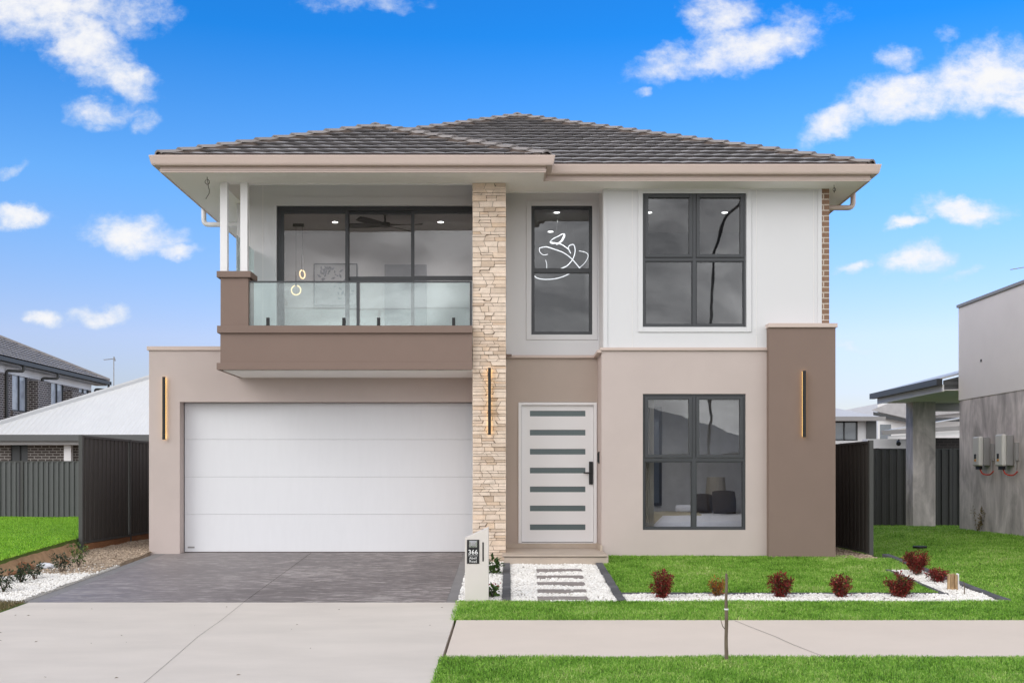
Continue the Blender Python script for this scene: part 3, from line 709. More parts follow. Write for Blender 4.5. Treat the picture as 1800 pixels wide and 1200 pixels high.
mb = MB(); mb.box(-2.27, -.59, gy, gy + .012, 2.305, 2.965); part(mb, 'glass_panel', g_bal, balc)
mb = MB(); mb.box(-2.325, -2.28, gy - .004, gy + .016, 2.30, 2.97); part(mb, 'glass_joiner', char, balc); mb = MB(); mb.box(-.585, -.555, gy - .004, gy + .016, 2.30, 2.97); part(mb, 'glass_joiner', char, balc)
mb = MB(); mb.box(-3.97, -.555, gy - .012, gy + .024, 2.965, 2.987); part(mb, 'top_rail', char, balc)
for px in (471, 604.5, 665.5, 797.5):
    x = (px - 893) * gy / 2000; mb = MB(); mb.box(x - .024, x + .024, gy - .02, gy + .032, 2.29, 2.425); part(mb, 'spigot', black, balc, bevel=.003)
mb = MB(); mb.box(-3.97, -.555, gy - .02, gy + .03, 2.290, 2.304); part(mb, 'base_channel', char, balc)
mb = MB(); mb.box(-4.21, -4.195, 17.62, 18.79, 2.03, 3.72); part(mb, 'side_screen', g_bal, balc)
# --- sliding door wall
mb = MB(); wall(mb, -4.48, -.30, 1.7, 4.95, ZS, .2, [(-3.82, -.45, 1.7, 4.455)], white_clad)
mb.box(-4.48, -4.28, ZS + .2, 30, 1.8, 4.6, white_clad)
mb.box(-4.48, -.3, 29.8, 30, -1.4, 4.6, white_clad)
part(mb, 'balcony_wall', None)
for x in (-4.42, -4.27, -4.05):                          # faint sheet joints in the cladding
    mb = MB(); mb.box(x - .0025, x + .0025, ZS - .003, ZS, 2.02, 4.9); part(mb, 'cladding_joint', soffit_m)
mb = MB(); w = .06
mb.box(-3.93, -3.82, ZS - .03, ZS - .001, 2.0, 4.455); mb.box(-3.93, -.45, ZS - .03, ZS - .001, 4.457, 4.60)
part(mb, 'architrave', white_clad)
SX0, SX1, SH0, SH1 = -3.815, -.44, 2.0, 4.45
fo = MB(); frame(fo, SX0, SX1, SH0, SH1, ZS + .02, ZS + .15, .05, wt=.07, wb=.05)
sdoor = part(fo, 'sliding_door', char)
def panel(x0, x1, d, mid=None, w=.055, gm=g_slide):
    f = MB(); frame(f, x0, x1, SH0 + .05, SH1 - .07, d, d + .04, w, wt=.045, wb=.08)
    if mid: f.box(x0 + w, x1 - w, d + .002, d + .038, mid - .035, mid + .035)
    part(f, 'door_leaf', char, sdoor)
    f = MB(); f.box(x0 + w, x1 - w, d + .016, d + .024, SH0 + .1, SH1 - .1); part(f, 'pane', gm, sdoor)
xm1 = (610 - 893) * 18.87 / 2000; xm2 = (725 - 893) * 18.87 / 2000
panel(SX0 + .05, xm1 + .03, ZS + .03); panel(xm1 - .02, xm2 + .03, ZS + .085, 3.27); panel(xm2 - .02, SX1 - .05, ZS + .03, 3.27)
# --- door bay
mb = MB(); wall(mb, -.035, 1.50, 1.93, 4.80, Z1, .2, [(.383, 1.382, 2.316, 4.426)], white_clad)
part(mb, 'upper_wall', None)
def trimframe(x0, x1, h0, h1, d, w, name='window_trim', t=.018, m=white_clad):
    mb = MB(); frame(mb, x0, x1, h0, h1, d - t, d - .001, w); return part(mb, name, m, bevel=.003)
trimframe(.383 - .08, 1.382 + .08, 2.316 - .085, 4.426 + .08, Z1, .078)
trimframe(2.116 - .075, 3.732 + .085, 2.339 - .085, 4.50, Z2, .073)
mb = MB(); wall(mb, -.035, 1.50, -1.45, 1.93, Z1 + .012, .2, [(.17, 1.455, -1.2, 1.21)], taupe)
part(mb, 'entry_wall', None, label='taupe rendered wall round the front door')
mb = MB(); mb.box(-.035, 1.44, Z1 - .045, Z1 + .011, 1.93, 1.975); mb.box(1.40, 1.466, Z2 - .03, Z1 - .045, 1.93, 1.975); mb.box(1.44, 4.06, Z2 - .04, Z2 - .001, 1.965, 2.01)
part(mb, 'flashing', gutter_m, bevel=.003)
mb = MB(); mb.box(-.035, .06, Z1 - .10, Z1 - .05, 1.955, 1.985); part(mb, 'flashing_end', brown)
# --- bedroom bay
LW = (2.116, 3.732, -.848, 1.286); UW = (2.116, 3.732, 2.339, 4.446)
mb = MB(); wall(mb, 1.468, 4.08, -1.45, 1.965, Z2, .22, [LW], beige); mb.box(1.468, 1.60, Z2 + .22, Z1 + .012, -1.45, 1.93, beige)
part(mb, 'lower_wall', None)
mb = MB(); wall(mb, 1.53, 4.92, 2.0, 4.515, Z2 + .003, .2, [UW], white_clad)
mb.box(1.492, 1.56, Z2 + .02, Z1 - .001, 1.98, 4.695, white_clad)
mb.box(1.50, 1.56, Z2 - .012, Z2 + .02, 1.99, 4.515, white_clad)
part(mb, 'bedroom_wall', None)
for x in (1.95, 3.90, 4.80):
    mb = MB(); mb.box(x - .002, x + .002, Z2 - .0015, Z2 + .002, 2.0, 4.5); part(mb, 'cladding_joint', soffit_m)
mb = MB(); mb.box(4.86, 4.923, Z2 - .016, Z2 + .002, 2.37, 4.5); part(mb, 'corner_trim', white_clad, bevel=.003)
mb = MB(); mb.box(4.925, 5.04, Z2 - .01, 30, 1.4, 4.51); mb.box(4.925, 5.04, Z2 + .3, 30, -1.4, 1.4)
part(mb, 'side_wall', pillarN, label='light brown brick side wall')
# --- brown pier on the right
mb = MB(); mb.box(4.06, 5.095, 17.70, 18.2, -1.5, 2.305); mb.box(4.95, 5.095, 18.2, 18.6, -1.5, 2.305); part(mb, 'brown_pier', brown)
mb = MB(); mb.box(4.045, 5.12, 17.665, 18.25, 2.305, 2.37); part(mb, 'pier_cap', gutter_m, bevel=.004)
# --- windows
def window(x0, x1, h0, h1, d, fr, vm=None, hr=None, gm=g_win, awn=False, label=None, dep=.11, set_=.05):
    a, b = d + set_, d + set_ + dep
    f = MB(); frame(f, x0, x1, h0, h1, a, b, fr)
    if vm: f.box(vm - .028, vm + .028, a + .004, b - .004, h0 + fr, h1 - fr)
    if hr: f.box(x0 + fr, x1 - fr, a + .008, b - .008, hr - .026, hr + .026)
    w = part(f, 'window', char, label=label)
    colsx = [(x0 + fr, (vm - .028) if vm else x1 - fr)] + ([(vm + .028, x1 - fr)] if vm else [])
    rows = [(h0 + fr, hr - .026, False), (hr + .026, h1 - fr, awn)]
    for (c0, c1) in colsx:
        for (r0, r1, sash) in rows:
            if sash:
                s_ = MB(); frame(s_, c0 + .004, c1 - .004, r0 + .004, r1 - .004, a - .012, a + .05, .05); part(s_, 'sash', char, w, bevel=.003)
                e = .05
            else:
                s_ = MB(); frame(s_, c0, c1, r0, r1, a + .03, a + .06, .018); part(s_, 'bead', char, w); e = .012
            p = MB(); p.box(c0 + e, c1 - e, a + .034, a + .040, r0 + e, r1 - e); part(p, 'pane', gm, w)
    return w
window(*UW, Z2, .032, 2.925, 3.395, g_win, True, 'upper bedroom window with four dark framed panes', set_=-.005)
window(*LW, Z2, .032, 2.925, .255, g_low, True, 'lower bedroom window with four dark framed panes', set_=.03)
window(.383, 1.382, 2.316, 4.426, Z1, .035, None, 3.365, g_win, False, 'tall stairwell window above the front door', set_=.005)
# --- front door
mb = MB(); frame(mb, .17, 1.458, -1.104, 1.205, Z1 - .012, Z1 + .13, .052, wt=.045, wb=.012); fdoor = part(mb, 'front_door', trim_white, bevel=.004)
dl = MB(); hy = [ (836 - y) * (Z1 + .05) / 2000 for y in (726.5, 760, 793.5, 826.5, 859.5, 893, 926)]
dx0, dx1 = .226, 1.402; sx0, sx1 = (931.5 - 893) * .00936, (1029 - 893) * .00936
wall(dl, dx0, dx1, -1.082, 1.155, Z1 + .045, .045, [(sx0, sx1, q - .046, q + .046) for q in hy], trim_white)
part(dl, 'door_leaf', None, fdoor)
for q in hy:
    b = MB(); b.box(sx0 - .01, sx1 + .01, Z1 + .060, Z1 + .072, q - .05, q + .05); part(b, 'glass_strip', g_frost, fdoor)
b = MB(); b.box(dx0, dx1, Z1 + .042, Z1 + .09, -1.0915, -1.084); part(b, 'door_seal', joint_d, fdoor)
b = MB(); hx = (1039.5 - 893) * .0093; b.box(hx - .032, hx + .032, Z1 + .01, Z1 + .044, -.14, .235)
b.box(hx - .125, hx + .0, Z1 - .015, Z1 + .008, .038, .062); b.box(hx - .014, hx + .014, Z1 - .015, Z1 + .02, .036, .064)
part(b, 'handle', black, fdoor, bevel=.006)
b = MB(); b.box(1.438, 1.467, 18.25, 18.35, .22, .37); b.box(1.452, 1.467, 18.24, 18.36, .20, .39); part(b, 'doorbell', black, bevel=.004)
# --- porch
mb = MB(); mb.box(-.06, 1.50, 16.98, Z1 + .2, -1.45, -1.184)
pf = part(mb, 'porch', ledge_m, bevel=.006)
mb = MB(); mb.box(-.085, 1.464, 16.955, Z2 + .3, -1.2, -1.178); mb.box(-.03, 1.464, Z2 + .3, Z1 + .0, -1.2, -1.178); part(mb, 'porch_tile', ledge_m, pf, bevel=.002)
mb = MB(); mb.box(-.03, 1.462, Z1 - .012, Z1 + .008, -1.178, -1.105); part(mb, 'skirting_tile', ledge_m, pf, bevel=.002)
mb = MB(); mb.box(1.448, 1.464, Z2 - .02, Z1 - .02, -1.178, -1.085); mb.box(1.448, 1.485, Z2 - .03, Z2 - .012, -1.178, -1.085); part(mb, 'skirting_tile', ledge_m, pf, bevel=.002)
mb = MB(); mb.box(-.08, 1.47, 16.962, 16.975, -1.209, -1.2015); part(mb, 'shadow_joint', joint_d, pf)
# --- eaves: soffits
HS = 4.50
mb = MB()
mb.box(-5.13, .54, 16.87, 17.56, HS, HS + .012); mb.box(-5.13, -4.44, 17.56, 30, HS, HS + .012)
mb.box(-.56, .54, 17.56, 18.05, HS, HS + .012); mb.box(.54, 5.50, 17.36, 17.86 + .03, HS, HS + .012); mb.box(.54, 1.53, 17.89, 18.05, HS, HS + .012)
mb.box(5.03, 5.50, 17.89, 30, HS, HS + .012)
mb.box(-4.44, -.56, 17.56, ZS, 4.84, 4.86); mb.box(-4.44, -4.40, 17.56, 21, HS, 4.84); mb.box(-4.40, -.56, 17.56, 17.60, HS, 4.84)
mb.box(-.035, 1.53, 18.05, Z1, 4.70, 4.72); mb.box(-.035, 1.53, 18.05, 18.08, HS, 4.70)
part(mb, 'soffit', soffit_m)
mb = MB(); mb.box(-3.99, -.56, 17.52, 17.558, HS - .018, HS - .0005); mb.box(-.03, 1.50, 18.02, 18.048, HS - .018, HS - .0005)
mb.box(1.56, 4.92, Z2 - .022, Z2 - .0015, HS - .02, HS - .0005); part(mb, 'cornice_bead', trim_white)
# --- roof
TANP = .452; roof = None
def tiles(mb, P0, along, inward, L, dmax, ca, cb, z0, m, e=.30, tw=.30, thick=.058, rnd=random.Random(3)):
    """stepped tiles: P0 plan start, unit 'along', unit 'inward', eave length L, plan depth, hip clip rates"""
    n = int(math.ceil(dmax / e)); cp = math.cos(math.atan(TANP))
    for k in range(n):
        d0, d1 = k * e, min((k + 1) * e, dmax) + .03
        off = 0.5 * tw * (k % 2)
        j = -1
        while True:
            s0 = j * tw + off; s1 = s0 + tw; j += 1
            if s0 > L: break
            lo0, hi0 = ca * d0, L - cb * d0; lo1, hi1 = ca * d1, L - cb * d1
            if s1 <= lo0 or s0 >= hi0: continue
            dz = rnd.uniform(-.002, .003); V = []; NS = 5
            for q in range(NS):
                s = s0 + (tw - .004) * q / (NS - 1); f = q / (NS - 1)
                wv = .010 * (0.5 - .5 * math.cos(f * 2 * math.pi * 1.0)) + .004 * f
                sa = min(max(s, lo0), hi0); sb = min(max(s, lo1), hi1)
                for (ss, dd, hh) in ((sa, d0 + .075, .0), (sa, d0 - .014, thick + wv + dz), (sb, d1, .008 + wv)):
                    x = P0[0] + along[0] * ss + inward[0] * dd; y = P0[1] + along[1] * ss + inward[1] * dd
                    V.append((x, y, z0 + TANP * max(dd, -.02) + hh))
            F = []
            for q in range(NS - 1):
                a = q * 3; b = a + 3
                F += [(a, b, b + 1, a + 1), (a + 1, b + 1, b + 2, a + 2)]
            F.append((0, 1, 2)); F.append(((NS - 1) * 3, (NS - 1) * 3 + 2, (NS - 1) * 3 + 1))
            mb.poly(V, F, m)
ZR = 4.715
def caps(mb, a, b, m, n, w=.115, hgt=.075, lift=.036):
    a, b = Vector(a), Vector(b); t = (b - a) / n; td = t.normalized(); side = td.cross(Vector((0, 0, 1))).normalized(); up = side.cross(td)
    if up.z < 0: up = -up
    for i in range(n):
        p, q = a + t * i - t * .06, a + t * (i + 1) + t * .02; V = []
        for (pt, l, ww) in ((p, lift, w * 1.06), (q, 0, w * .96)):
            for (sx, uz) in ((-1, 0), (-.55, .62), (0, .86), (.55, .62), (1, 0)):
                V.append(pt + side * (sx * ww) + up * (hgt * uz + l + .01))
            for (sx, uz) in ((.82, 0), (.4, .48), (0, .66), (-.4, .48), (-.82, 0)):
                V.append(pt + side * (sx * ww) + up * (hgt * uz + l - .002))
        F = [(k, k + 1, 10 + k + 1, 10 + k) for k in range(4)] + [tuple(range(10)), tuple(reversed(range(10, 20)))]
        mb.poly(V, F, m)
def bedding(mb, a, b, m, w=.15):
    a, b = Vector(a), Vector(b); td = (b - a).normalized(); side = td.cross(Vector((0, 0, 1))).normalized(); up = side.cross(td)
    if up.z < 0: up = -up
    V = []
    for p in (a, b):
        for (sx, uz) in ((-1, -.055), (-.8, .028), (0, .06), (.8, .028), (1, -.055)): V.append(p + side * sx * w + up * uz)
    mb.poly(V, [(k, k + 1, 5 + k + 1, 5 + k) for k in range(4)] + [tuple(range(5)), tuple(reversed(range(5, 10)))], m)
A0, A1, B1, FA, FB = -5.15, .56, 5.52, 16.85, 17.34
hwA = (A1 - A0) / 2; hwB = (B1 - A0) / 2; BACK = 30.3
rm = MB()
tiles(rm, (A0, FA), (1, 0), (0, 1), A1 - A0, hwA, 1, 1, ZR, tile_m, e=.33)
tiles(rm, (A0, FB), (1, 0), (0, 1), B1 - A0, hwB, 1, 1, ZR, tile_m, e=.33)
roof = part(rm, 'roof', None, label='dark grey tiled hip roof')
# side slopes, seen only from the side
sm = MB()
def slope_plain(pts): sm.face(pts)
ridH = ZR + TANP * hwB
sm.face([(A0, FA, ZR), (A0, BACK, ZR), (A0 + hwB, BACK - hwB, ridH), (A0 + hwB, FB + hwB, ridH), (A0 + hwA, FB + hwA, ZR + TANP * hwA), (A0 + hwA, FA + hwA, ZR + TANP * hwA)])
sm.face([(A1, FA, ZR), (A0 + hwA, FA + hwA, ZR + TANP * hwA), (A0 + hwA, FB + hwA, ZR + TANP * hwA), (A1, FB, ZR)])
sm.face([(B1, FB, ZR), (A0 + hwB, FB + hwB, ridH), (A0 + hwB, BACK - hwB, ridH), (B1, BACK, ZR)])
sm.face([(A0, BACK, ZR), (B1, BACK, ZR), (A0 + hwB, BACK - hwB, ridH)])
part(sm, 'side_slope', tile_m, roof)
apA = (A0 + hwA, FA + hwA, ZR + TANP * hwA); apB = (A0 + hwB, FB + hwB, ridH)
segs = [((A0, FA, ZR), apA, 12), ((A1, FA, ZR), apA, 12), ((B1, FB, ZR), apB, 23), ((A0 + 2.4, FB + 2.4, ZR + TANP * 2.4), apB, 13), (apA, (apA[0], apA[1] + .6, apA[2]), 2), (apB, (apB[0], apB[1] + 1.9, apB[2]), 5)]
bm_ = MB(); cm = MB()
for a, b, n in segs:
    bedding(bm_, a, b, mortar_m)
    caps(cm, a, b, cap_m, n)
part(bm_, 'cap_bedding', None, roof); part(cm, 'ridge_cap', None, roof)
path = [(A0, 30.3), (A0, FA), (A1, FA), (A1, FB), (B1, FB), (B1, 30.3)]
pathr = path
fm = MB(); fm.sweep([(-.02, 4.488), (-.02, 4.70), (0, 4.70), (0, 4.488)], pathr)
part(fm, 'fascia', gutter_m)
fm = MB(); fm.sweep([(0.001, 4.512), (0.001, 4.530), (.010, 4.530), (.010, 4.512)], pathr)
part(fm, 'fascia_groove', gutter_m)
gm_ = MB(); gm_.sweep([(.002, 4.58), (.002, 4.705), (.018, 4.705), (.018, 4.60), (.085, 4.60), (.106, 4.695), (.10, 4.712), (.128, 4.712), (.132, 4.70), (.122, 4.66), (.108, 4.60), (.095, 4.575), (.02, 4.572)], pathr)
part(gm_, 'gutter', gutter_m)
# downpipes at both ends
def arc(pts, r=.08, n=5):
    out_ = [Vector(pts[0])]
    for i in range(1, len(pts) - 1):
        p = Vector(pts[i]); a = (Vector(pts[i - 1]) - p).normalized(); b = (Vector(pts[i + 1]) - p).normalized()
        for k in range(n + 1):
            t = k / n; out_.append((p + a * r) * (1 - t) ** 2 + p * 2 * t * (1 - t) + (p + b * r) * t ** 2)
    out_.append(Vector(pts[-1])); return out_
mb = MB(); mb.tube(arc([(-5.20, 19.45, 4.58), (-5.20, 19.45, 4.29), (-4.53, 19.45, 4.29), (-4.53, 19.45, 2.1)], .09), .042, 10); part(mb, 'downpipe', trim_white, smooth=True)
mb = MB(); mb.tube(arc([(5.58, 18.4, 4.58), (5.58, 18.4, 4.33), (5.09, 18.4, 4.33), (5.09, 18.4, -1.1)], .09), .042, 10); part(mb, 'downpipe', gutter_m, smooth=True)
# loose soffit wires
mb = MB(); W0 = (-4.535, 17.15)
mb.tube([(W0[0] + a, W0[1], b) for a, b in ((.0, 4.50), (.0, 4.47), (.035, 4.44), (.035, 4.405), (.0, 4.385), (-.03, 4.41), (-.03, 4.445), (.0, 4.47), (.012, 4.42), (.02, 4.35), (.035, 4.30), (.03, 4.25), (.0, 4.20), (-.02, 4.17))], .0055, 5)
part(mb, 'loose_wire', joint_d)
mb = MB(); mb.tube([(5.05 + a, 17.62, b) for a, b in ((0, 4.50), (0, 4.47), (.02, 4.44), (.02, 4.41), (0, 4.395), (-.02, 4.42), (-.015, 4.45), (0, 4.46), (.005, 4.38))], .005, 5)
part(mb, 'loose_wire', joint_d)
# --- rooms behind the glass
def room(x0, x1, d0, d1, h0, h1, name, wallm=int_wall, ceilm=int_ceil, floorm=int_floor):
    mb = MB(); t = .05
    mb.box(x0, x1, d1, d1 + t, h0, h1, wallm); mb.box(x0 - t, x0, d0, d1, h0, h1, wallm); mb.box(x1, x1 + t, d0, d1, h0, h1, wallm)
    mb.box(x0 - t, x1 + t, d0, d1 + t, h1, h1 + t, ceilm); mb.box(x0 - t, x1 + t, d0, d1 + t, h0 - t, h0, floorm)
    return part(mb, name, None)
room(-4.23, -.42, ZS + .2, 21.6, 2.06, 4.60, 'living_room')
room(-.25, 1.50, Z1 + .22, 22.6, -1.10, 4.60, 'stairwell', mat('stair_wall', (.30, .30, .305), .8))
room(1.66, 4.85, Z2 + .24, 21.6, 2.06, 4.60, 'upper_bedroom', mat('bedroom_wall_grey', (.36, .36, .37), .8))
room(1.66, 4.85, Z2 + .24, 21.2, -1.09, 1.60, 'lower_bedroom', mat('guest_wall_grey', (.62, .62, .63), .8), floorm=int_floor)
mb = MB(); mb.box(-2.34, -1.54, 21.56, 21.598, 2.06, 4.0); part(mb, 'interior_door', mat('interior_door_grey', (.30, .30, .32), .6))
mb = MB(); frame(mb, 2.42, 2.86, -.55, 1.28, 21.15, 21.19, .05); part(mb, 'inner_frame', black)
mb = MB(); mb.box(2.47, 2.81, 21.165, 21.185, -.5, 1.23); part(mb, 'inner_pane', g_far)
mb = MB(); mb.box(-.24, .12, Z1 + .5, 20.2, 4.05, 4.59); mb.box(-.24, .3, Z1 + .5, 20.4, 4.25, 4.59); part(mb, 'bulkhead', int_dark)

# ---- things in the rooms
def downlight(x, d, h, lab):
    r = empty('downlight', x, d, h, lab, 'ceiling light', 'round ceiling downlights')
    b = MB(); b.disc((x, d, h - .012), .062, .012, 20); b.build('trim_ring', trim_white, r)
    b = MB(); b.disc((x, d, h - .016), .05, .004, 20); b.build('lens', led_white, r)
    ld = bpy.data.lights.new('downlight_beam', 'SPOT'); lo = bpy.data.objects.new('downlight_beam', ld); COL.objects.link(lo)
    ld.energy = 45; ld.spot_size = R(150); ld.spot_blend = 0.8; ld.shadow_soft_size = .05; ld.color = (1, .97, .93)
    lo.parent = r; lo.location = (0, 0, -.03)
downlight(-3.13, 20.6, 4.6, 'lit ceiling light near the two ring pendants'); downlight(-1.22, 20.6, 4.6, 'lit ceiling light right of the ceiling fan')
downlight(.85, 19.85, 4.6, 'lit ceiling light at the top of the stairwell window'); downlight(.80, 21.4, 4.6, 'lit ceiling light just above the looping chandelier')
downlight(2.46, 19.85, 4.6, 'left lit ceiling light in the upper bedroom'); downlight(3.78, 19.85, 4.6, 'right lit ceiling light in the upper bedroom'); downlight(2.9, 19.3, 1.6, 'unseen ceiling light added above the bed to brighten the lower bedroom')  # the last one is out of view, added to brighten the lower bedroom
fx, fd = -2.15, 19.9
fan = empty('ceiling_fan', fx, fd, 4.3, 'black four blade ceiling fan behind the balcony doors', 'ceiling fan')
b = MB(); b.tube([(fx, fd, 4.6), (fx, fd, 4.42)], .016, 8); b.disc((fx, fd, 4.56), .05, .04); b.build('rod', black, fan)
b = MB(); b.disc((fx, fd, 4.35), .085, .07, 16); b.build('motor', black, fan)
for a in (-6, 52, 174, 232):
    c, s_ = math.cos(R(a)), math.sin(R(a)); b = MB(); P = []
    for (r_, w_) in ((.07, .03), (.15, .06), (.35, .085), (.55, .08), (.66, .05)):
        for sg, dz in ((-1, -.022), (1, .022)): P.append((fx + c * r_ - s_ * w_ * sg, fd + s_ * r_ + c * w_ * sg, 4.385 + dz))
    Q = [(x, y, z - .008) for x, y, z in P]; n = len(P) // 2; F = []
    for k in range(n - 1): F += [(2 * k, 2 * k + 1, 2 * k + 3, 2 * k + 2), (2 * n + 2 * k + 2, 2 * n + 2 * k + 3, 2 * n + 2 * k + 1, 2 * n + 2 * k), (2 * k, 2 * k + 2, 2 * n + 2 * k + 2, 2 * n + 2 * k), (2 * k + 3, 2 * k + 1, 2 * n + 2 * k + 1, 2 * n + 2 * k + 3)]
    b.poly(P + Q, F); b.build('blade', black, fan)
pdx, pdd = -3.83, 20.8
pend = empty('ring_pendant', pdx, pdd, 3.2, 'hanging light with two glowing rings behind the sliding door', 'pendant light')
b = MB(); b.box(pdx - .1, pdx + .1, pdd - .03, pdd + .03, 4.55, 4.6); b.build('canopy', black, pend)
for (x, hr, r_, tilt) in ((-3.875, 3.39, .085, 0), (-3.76, 3.68, .075, 62)):
    b = MB(); b.tube([(x, pdd, 4.56), (x, pdd, hr + r_ + .24)], .004, 5); b.build('cord', black, pend)
    b = MB(); b.tube([(x, pdd, hr + r_ + .26), (x, pdd, hr + r_)], .017, 10); b.build('holder', inv_side, pend)
    b = MB(); ct = math.cos(R(tilt)); st = math.sin(R(tilt))
    b.tube([(x + r_ * math.sin(t) * ct, pdd + r_ * math.sin(t) * st, hr + r_ * math.cos(t)) for t in np.linspace(.25, 2 * math.pi - .25, 28)], .011, 8); b.build('ring', led_ring, pend, smooth=True)
pt = empty('wall_art', -3.27, 21.57, 3.2, 'pale framed botanical picture on the back wall behind the balcony', 'picture')
b = MB(); frame(b, -3.68, -2.86, 3.22, 4.02, 21.555, 21.595, .014); b.build('picture_frame', int_dark, pt)
b = MB(); b.box(-3.666, -2.874, 21.58, 21.592, 3.234, 4.006); b.build('canvas', canvas_m, pt)
b = MB(); rr = random.Random(5)
for (cx, ch, cr, nn) in ((-3.50, 3.86, .11, 16), (-3.22, 3.76, .09, 9), (-3.10, 3.45, .12, 12), (-3.36, 3.92, .05, 5)):
    for _ in range(nn):
        x = cx + rr.gauss(0, cr * .6); hh = ch + rr.gauss(0, cr * .6); a = rr.uniform(0, 3.14); l = rr.uniform(.025, .055); w_ = l * .45
        x = min(max(x, -3.6), -2.94); hh = min(max(hh, 3.3), 3.94)
        b.face([(x + math.cos(a) * l, 21.577, hh + math.sin(a) * l), (x - math.sin(a) * w_, 21.577, hh + math.cos(a) * w_), (x - math.cos(a) * l, 21.577, hh - math.sin(a) * l), (x + math.sin(a) * w_, 21.577, hh - math.cos(a) * w_)][::-1])
b.build('brush_marks', canvas_d, pt)
chn = empty('chandelier', .95, 20.0, 3.3, 'looping white LED ribbon chandelier in the stairwell window', 'chandelier')
def pxp(x, y, d): return ((x - 893) * d / 2000, d, (836 - y) * d / 2000)
loops = [[(992, 412), (985, 425), (974, 428), (967, 426), (972, 420), (982, 415), (990, 411), (993, 414), (988, 424), (978, 430)],
         [(967, 426), (985, 429), (999, 438), (1003, 445), (999, 434), (1008, 430), (1011, 441), (1007, 455), (997, 467), (986, 472)],
         [(948, 436), (960, 434), (974, 438), (990, 444), (1004, 454), (1018, 470), (1020, 473)],
         [(1018, 471), (1028, 462), (1034, 450), (1030, 444), (1018, 441)],
         [(948, 436), (949, 443), (955, 448), (963, 447)], [(959, 457), (961, 464), (961, 471)],
         [(938, 484), (945, 489), (958, 491), (975, 490), (990, 486), (1003, 480)]]
def smoothp(P, n=5):
    P = [Vector(p) for p in P]; o_ = []
    for i in range(len(P) - 1):
        p0, p1, p2, p3 = P[max(i - 1, 0)], P[i], P[i + 1], P[min(i + 2, len(P) - 1)]
        for k in range(n):
            t = k / n; o_.append(.5 * ((2 * p1) + (p2 - p0) * t + (2 * p0 - 5 * p1 + 4 * p2 - p3) * t * t + (3 * p1 - p0 - 3 * p2 + p3) * t ** 3))
    o_.append(P[-1]); return o_
for k, L_ in enumerate(loops):
    b = MB(); b.tube(smoothp([pxp(x, y, 20.0 + .12 * math.sin(i * .9 + k)) for i, (x, y) in enumerate(L_)]), .008 if k not in (3, 4, 5) else .005, 6); b.build('led_loop', led_cool, chn, smooth=True)
b = MB()
for (x, y) in ((975, 425), (990, 410), (1005, 435), (1015, 441), (955, 436), (1000, 450)):
    q = pxp(x, y, 20.0); b.tube([q, (.95 + (q[0] - .95) * .5, 20.0, 4.6)], .0025, 4)
b.build('cable', steel, chn)
# lower bedroom furniture
bed = empty('bed', 3.5, 19.3, -1.09, 'bed with white cover and beige throw in the lower window', 'bed')
def softbox(x0, x1, d0, d1, h0, h1, r, nx=10, nd=10, amp=.012, seed=1):
    """rounded soft slab"""
    b = MB(); n = 14; rr = random.Random(seed); V = []; F = []
    rows = 9
    for i in range(nx + 1):
        for j in range(nd + 1):
            fx_, fd_ = i / nx, j / nd; ex = min(fx_, 1 - fx_) * (x1 - x0); ed = min(fd_, 1 - fd_) * (d1 - d0)
            k = min(1, ex / r) * min(1, ed / r); k = math.sqrt(max(0, 1 - (1 - k) ** 2))
            V.append((x0 + (x1 - x0) * fx_, d0 + (d1 - d0) * fd_, h0 + (h1 - h0) * (.35 + .65 * k) + rr.uniform(-amp, amp) * k))
    for i in range(nx):
        for j in range(nd):
            a = i * (nd + 1) + j; F.append((a, a + nd + 1, a + nd + 2, a + 1))
    b.poly(V, F)
    m_ = len(V); per = [i * (nd + 1) for i in range(nx + 1)] + [nx * (nd + 1) + j for j in range(1, nd + 1)] + [i * (nd + 1) + nd for i in range(nx - 1, -1, -1)] + [j for j in range(nd - 1, 0, -1)]
    V2 = [(V[q][0], V[q][1], h0) for q in per]; off = len(b.v); b.v += V2; L_ = len(per)
    for q in range(L_): b.f.append((per[q], off + q, off + (q + 1) % L_, per[(q + 1) % L_])); b.mi.append(0)
    return b
softbox(2.35, 4.7, 18.55, 20.3, -1.0, -.66, .12).build('cover', linen, bed, smooth=True)
softbox(2.2, 3.35, 18.9, 20.32, -1.02, -.63, .1, seed=4).build('throw', throw_m, bed, smooth=True)
def cushion(x, d, h, w, hh, t, m, seed, tilt=.25):
    b = MB(); V = []; F = []; n = 10; rr = random.Random(seed)
    for sgn in (-1, 1):
        for i in range(n + 1):
            for j in range(n + 1):
                u_, v_ = i / n * 2 - 1, j / n * 2 - 1; th = (1 - u_ ** 4) * (1 - v_ ** 4) * t * .5 + rr.uniform(0, .006)
                V.append((x + u_ * w / 2 * (1 - .08 * v_ * v_), d + sgn * th + (v_ + 1) * tilt * hh / 2, h + (v_ + 1) * hh / 2 * (1 - .05 * u_ * u_)))
        o_ = 0 if sgn < 0 else (n + 1) ** 2
        for i in range(n):
            for j in range(n):
                a = o_ + i * (n + 1) + j; f = (a, a + n + 1, a + n + 2, a + 1); F.append(f if sgn < 0 else f[::-1])
    b.poly(V, F); return b
for (x, d, w_, h_, m_, s_, lab) in ((3.42, 19.9, .34, .34, pillow_m, 1, 'smaller dark brown cushion in the middle of the bed'), (3.75, 19.7, .42, .40, pillow_m, 2, 'larger dark brown cushion nearest the right window edge'), (3.2, 20.05, .5, .14, linen, 3, 'flat white pillow behind the beige throw')):
    o = cushion(x, d, -.65, w_, h_, .14, m_, s_).build('cushion', m_, smooth=True); tag(o, lab, 'cushion', 'cushions on the bed')
b = MB(); P = [(2.16 + .18 * k / 24, 18.24 + .02 * math.sin(k * 1.6), 0) for k in range(25)]
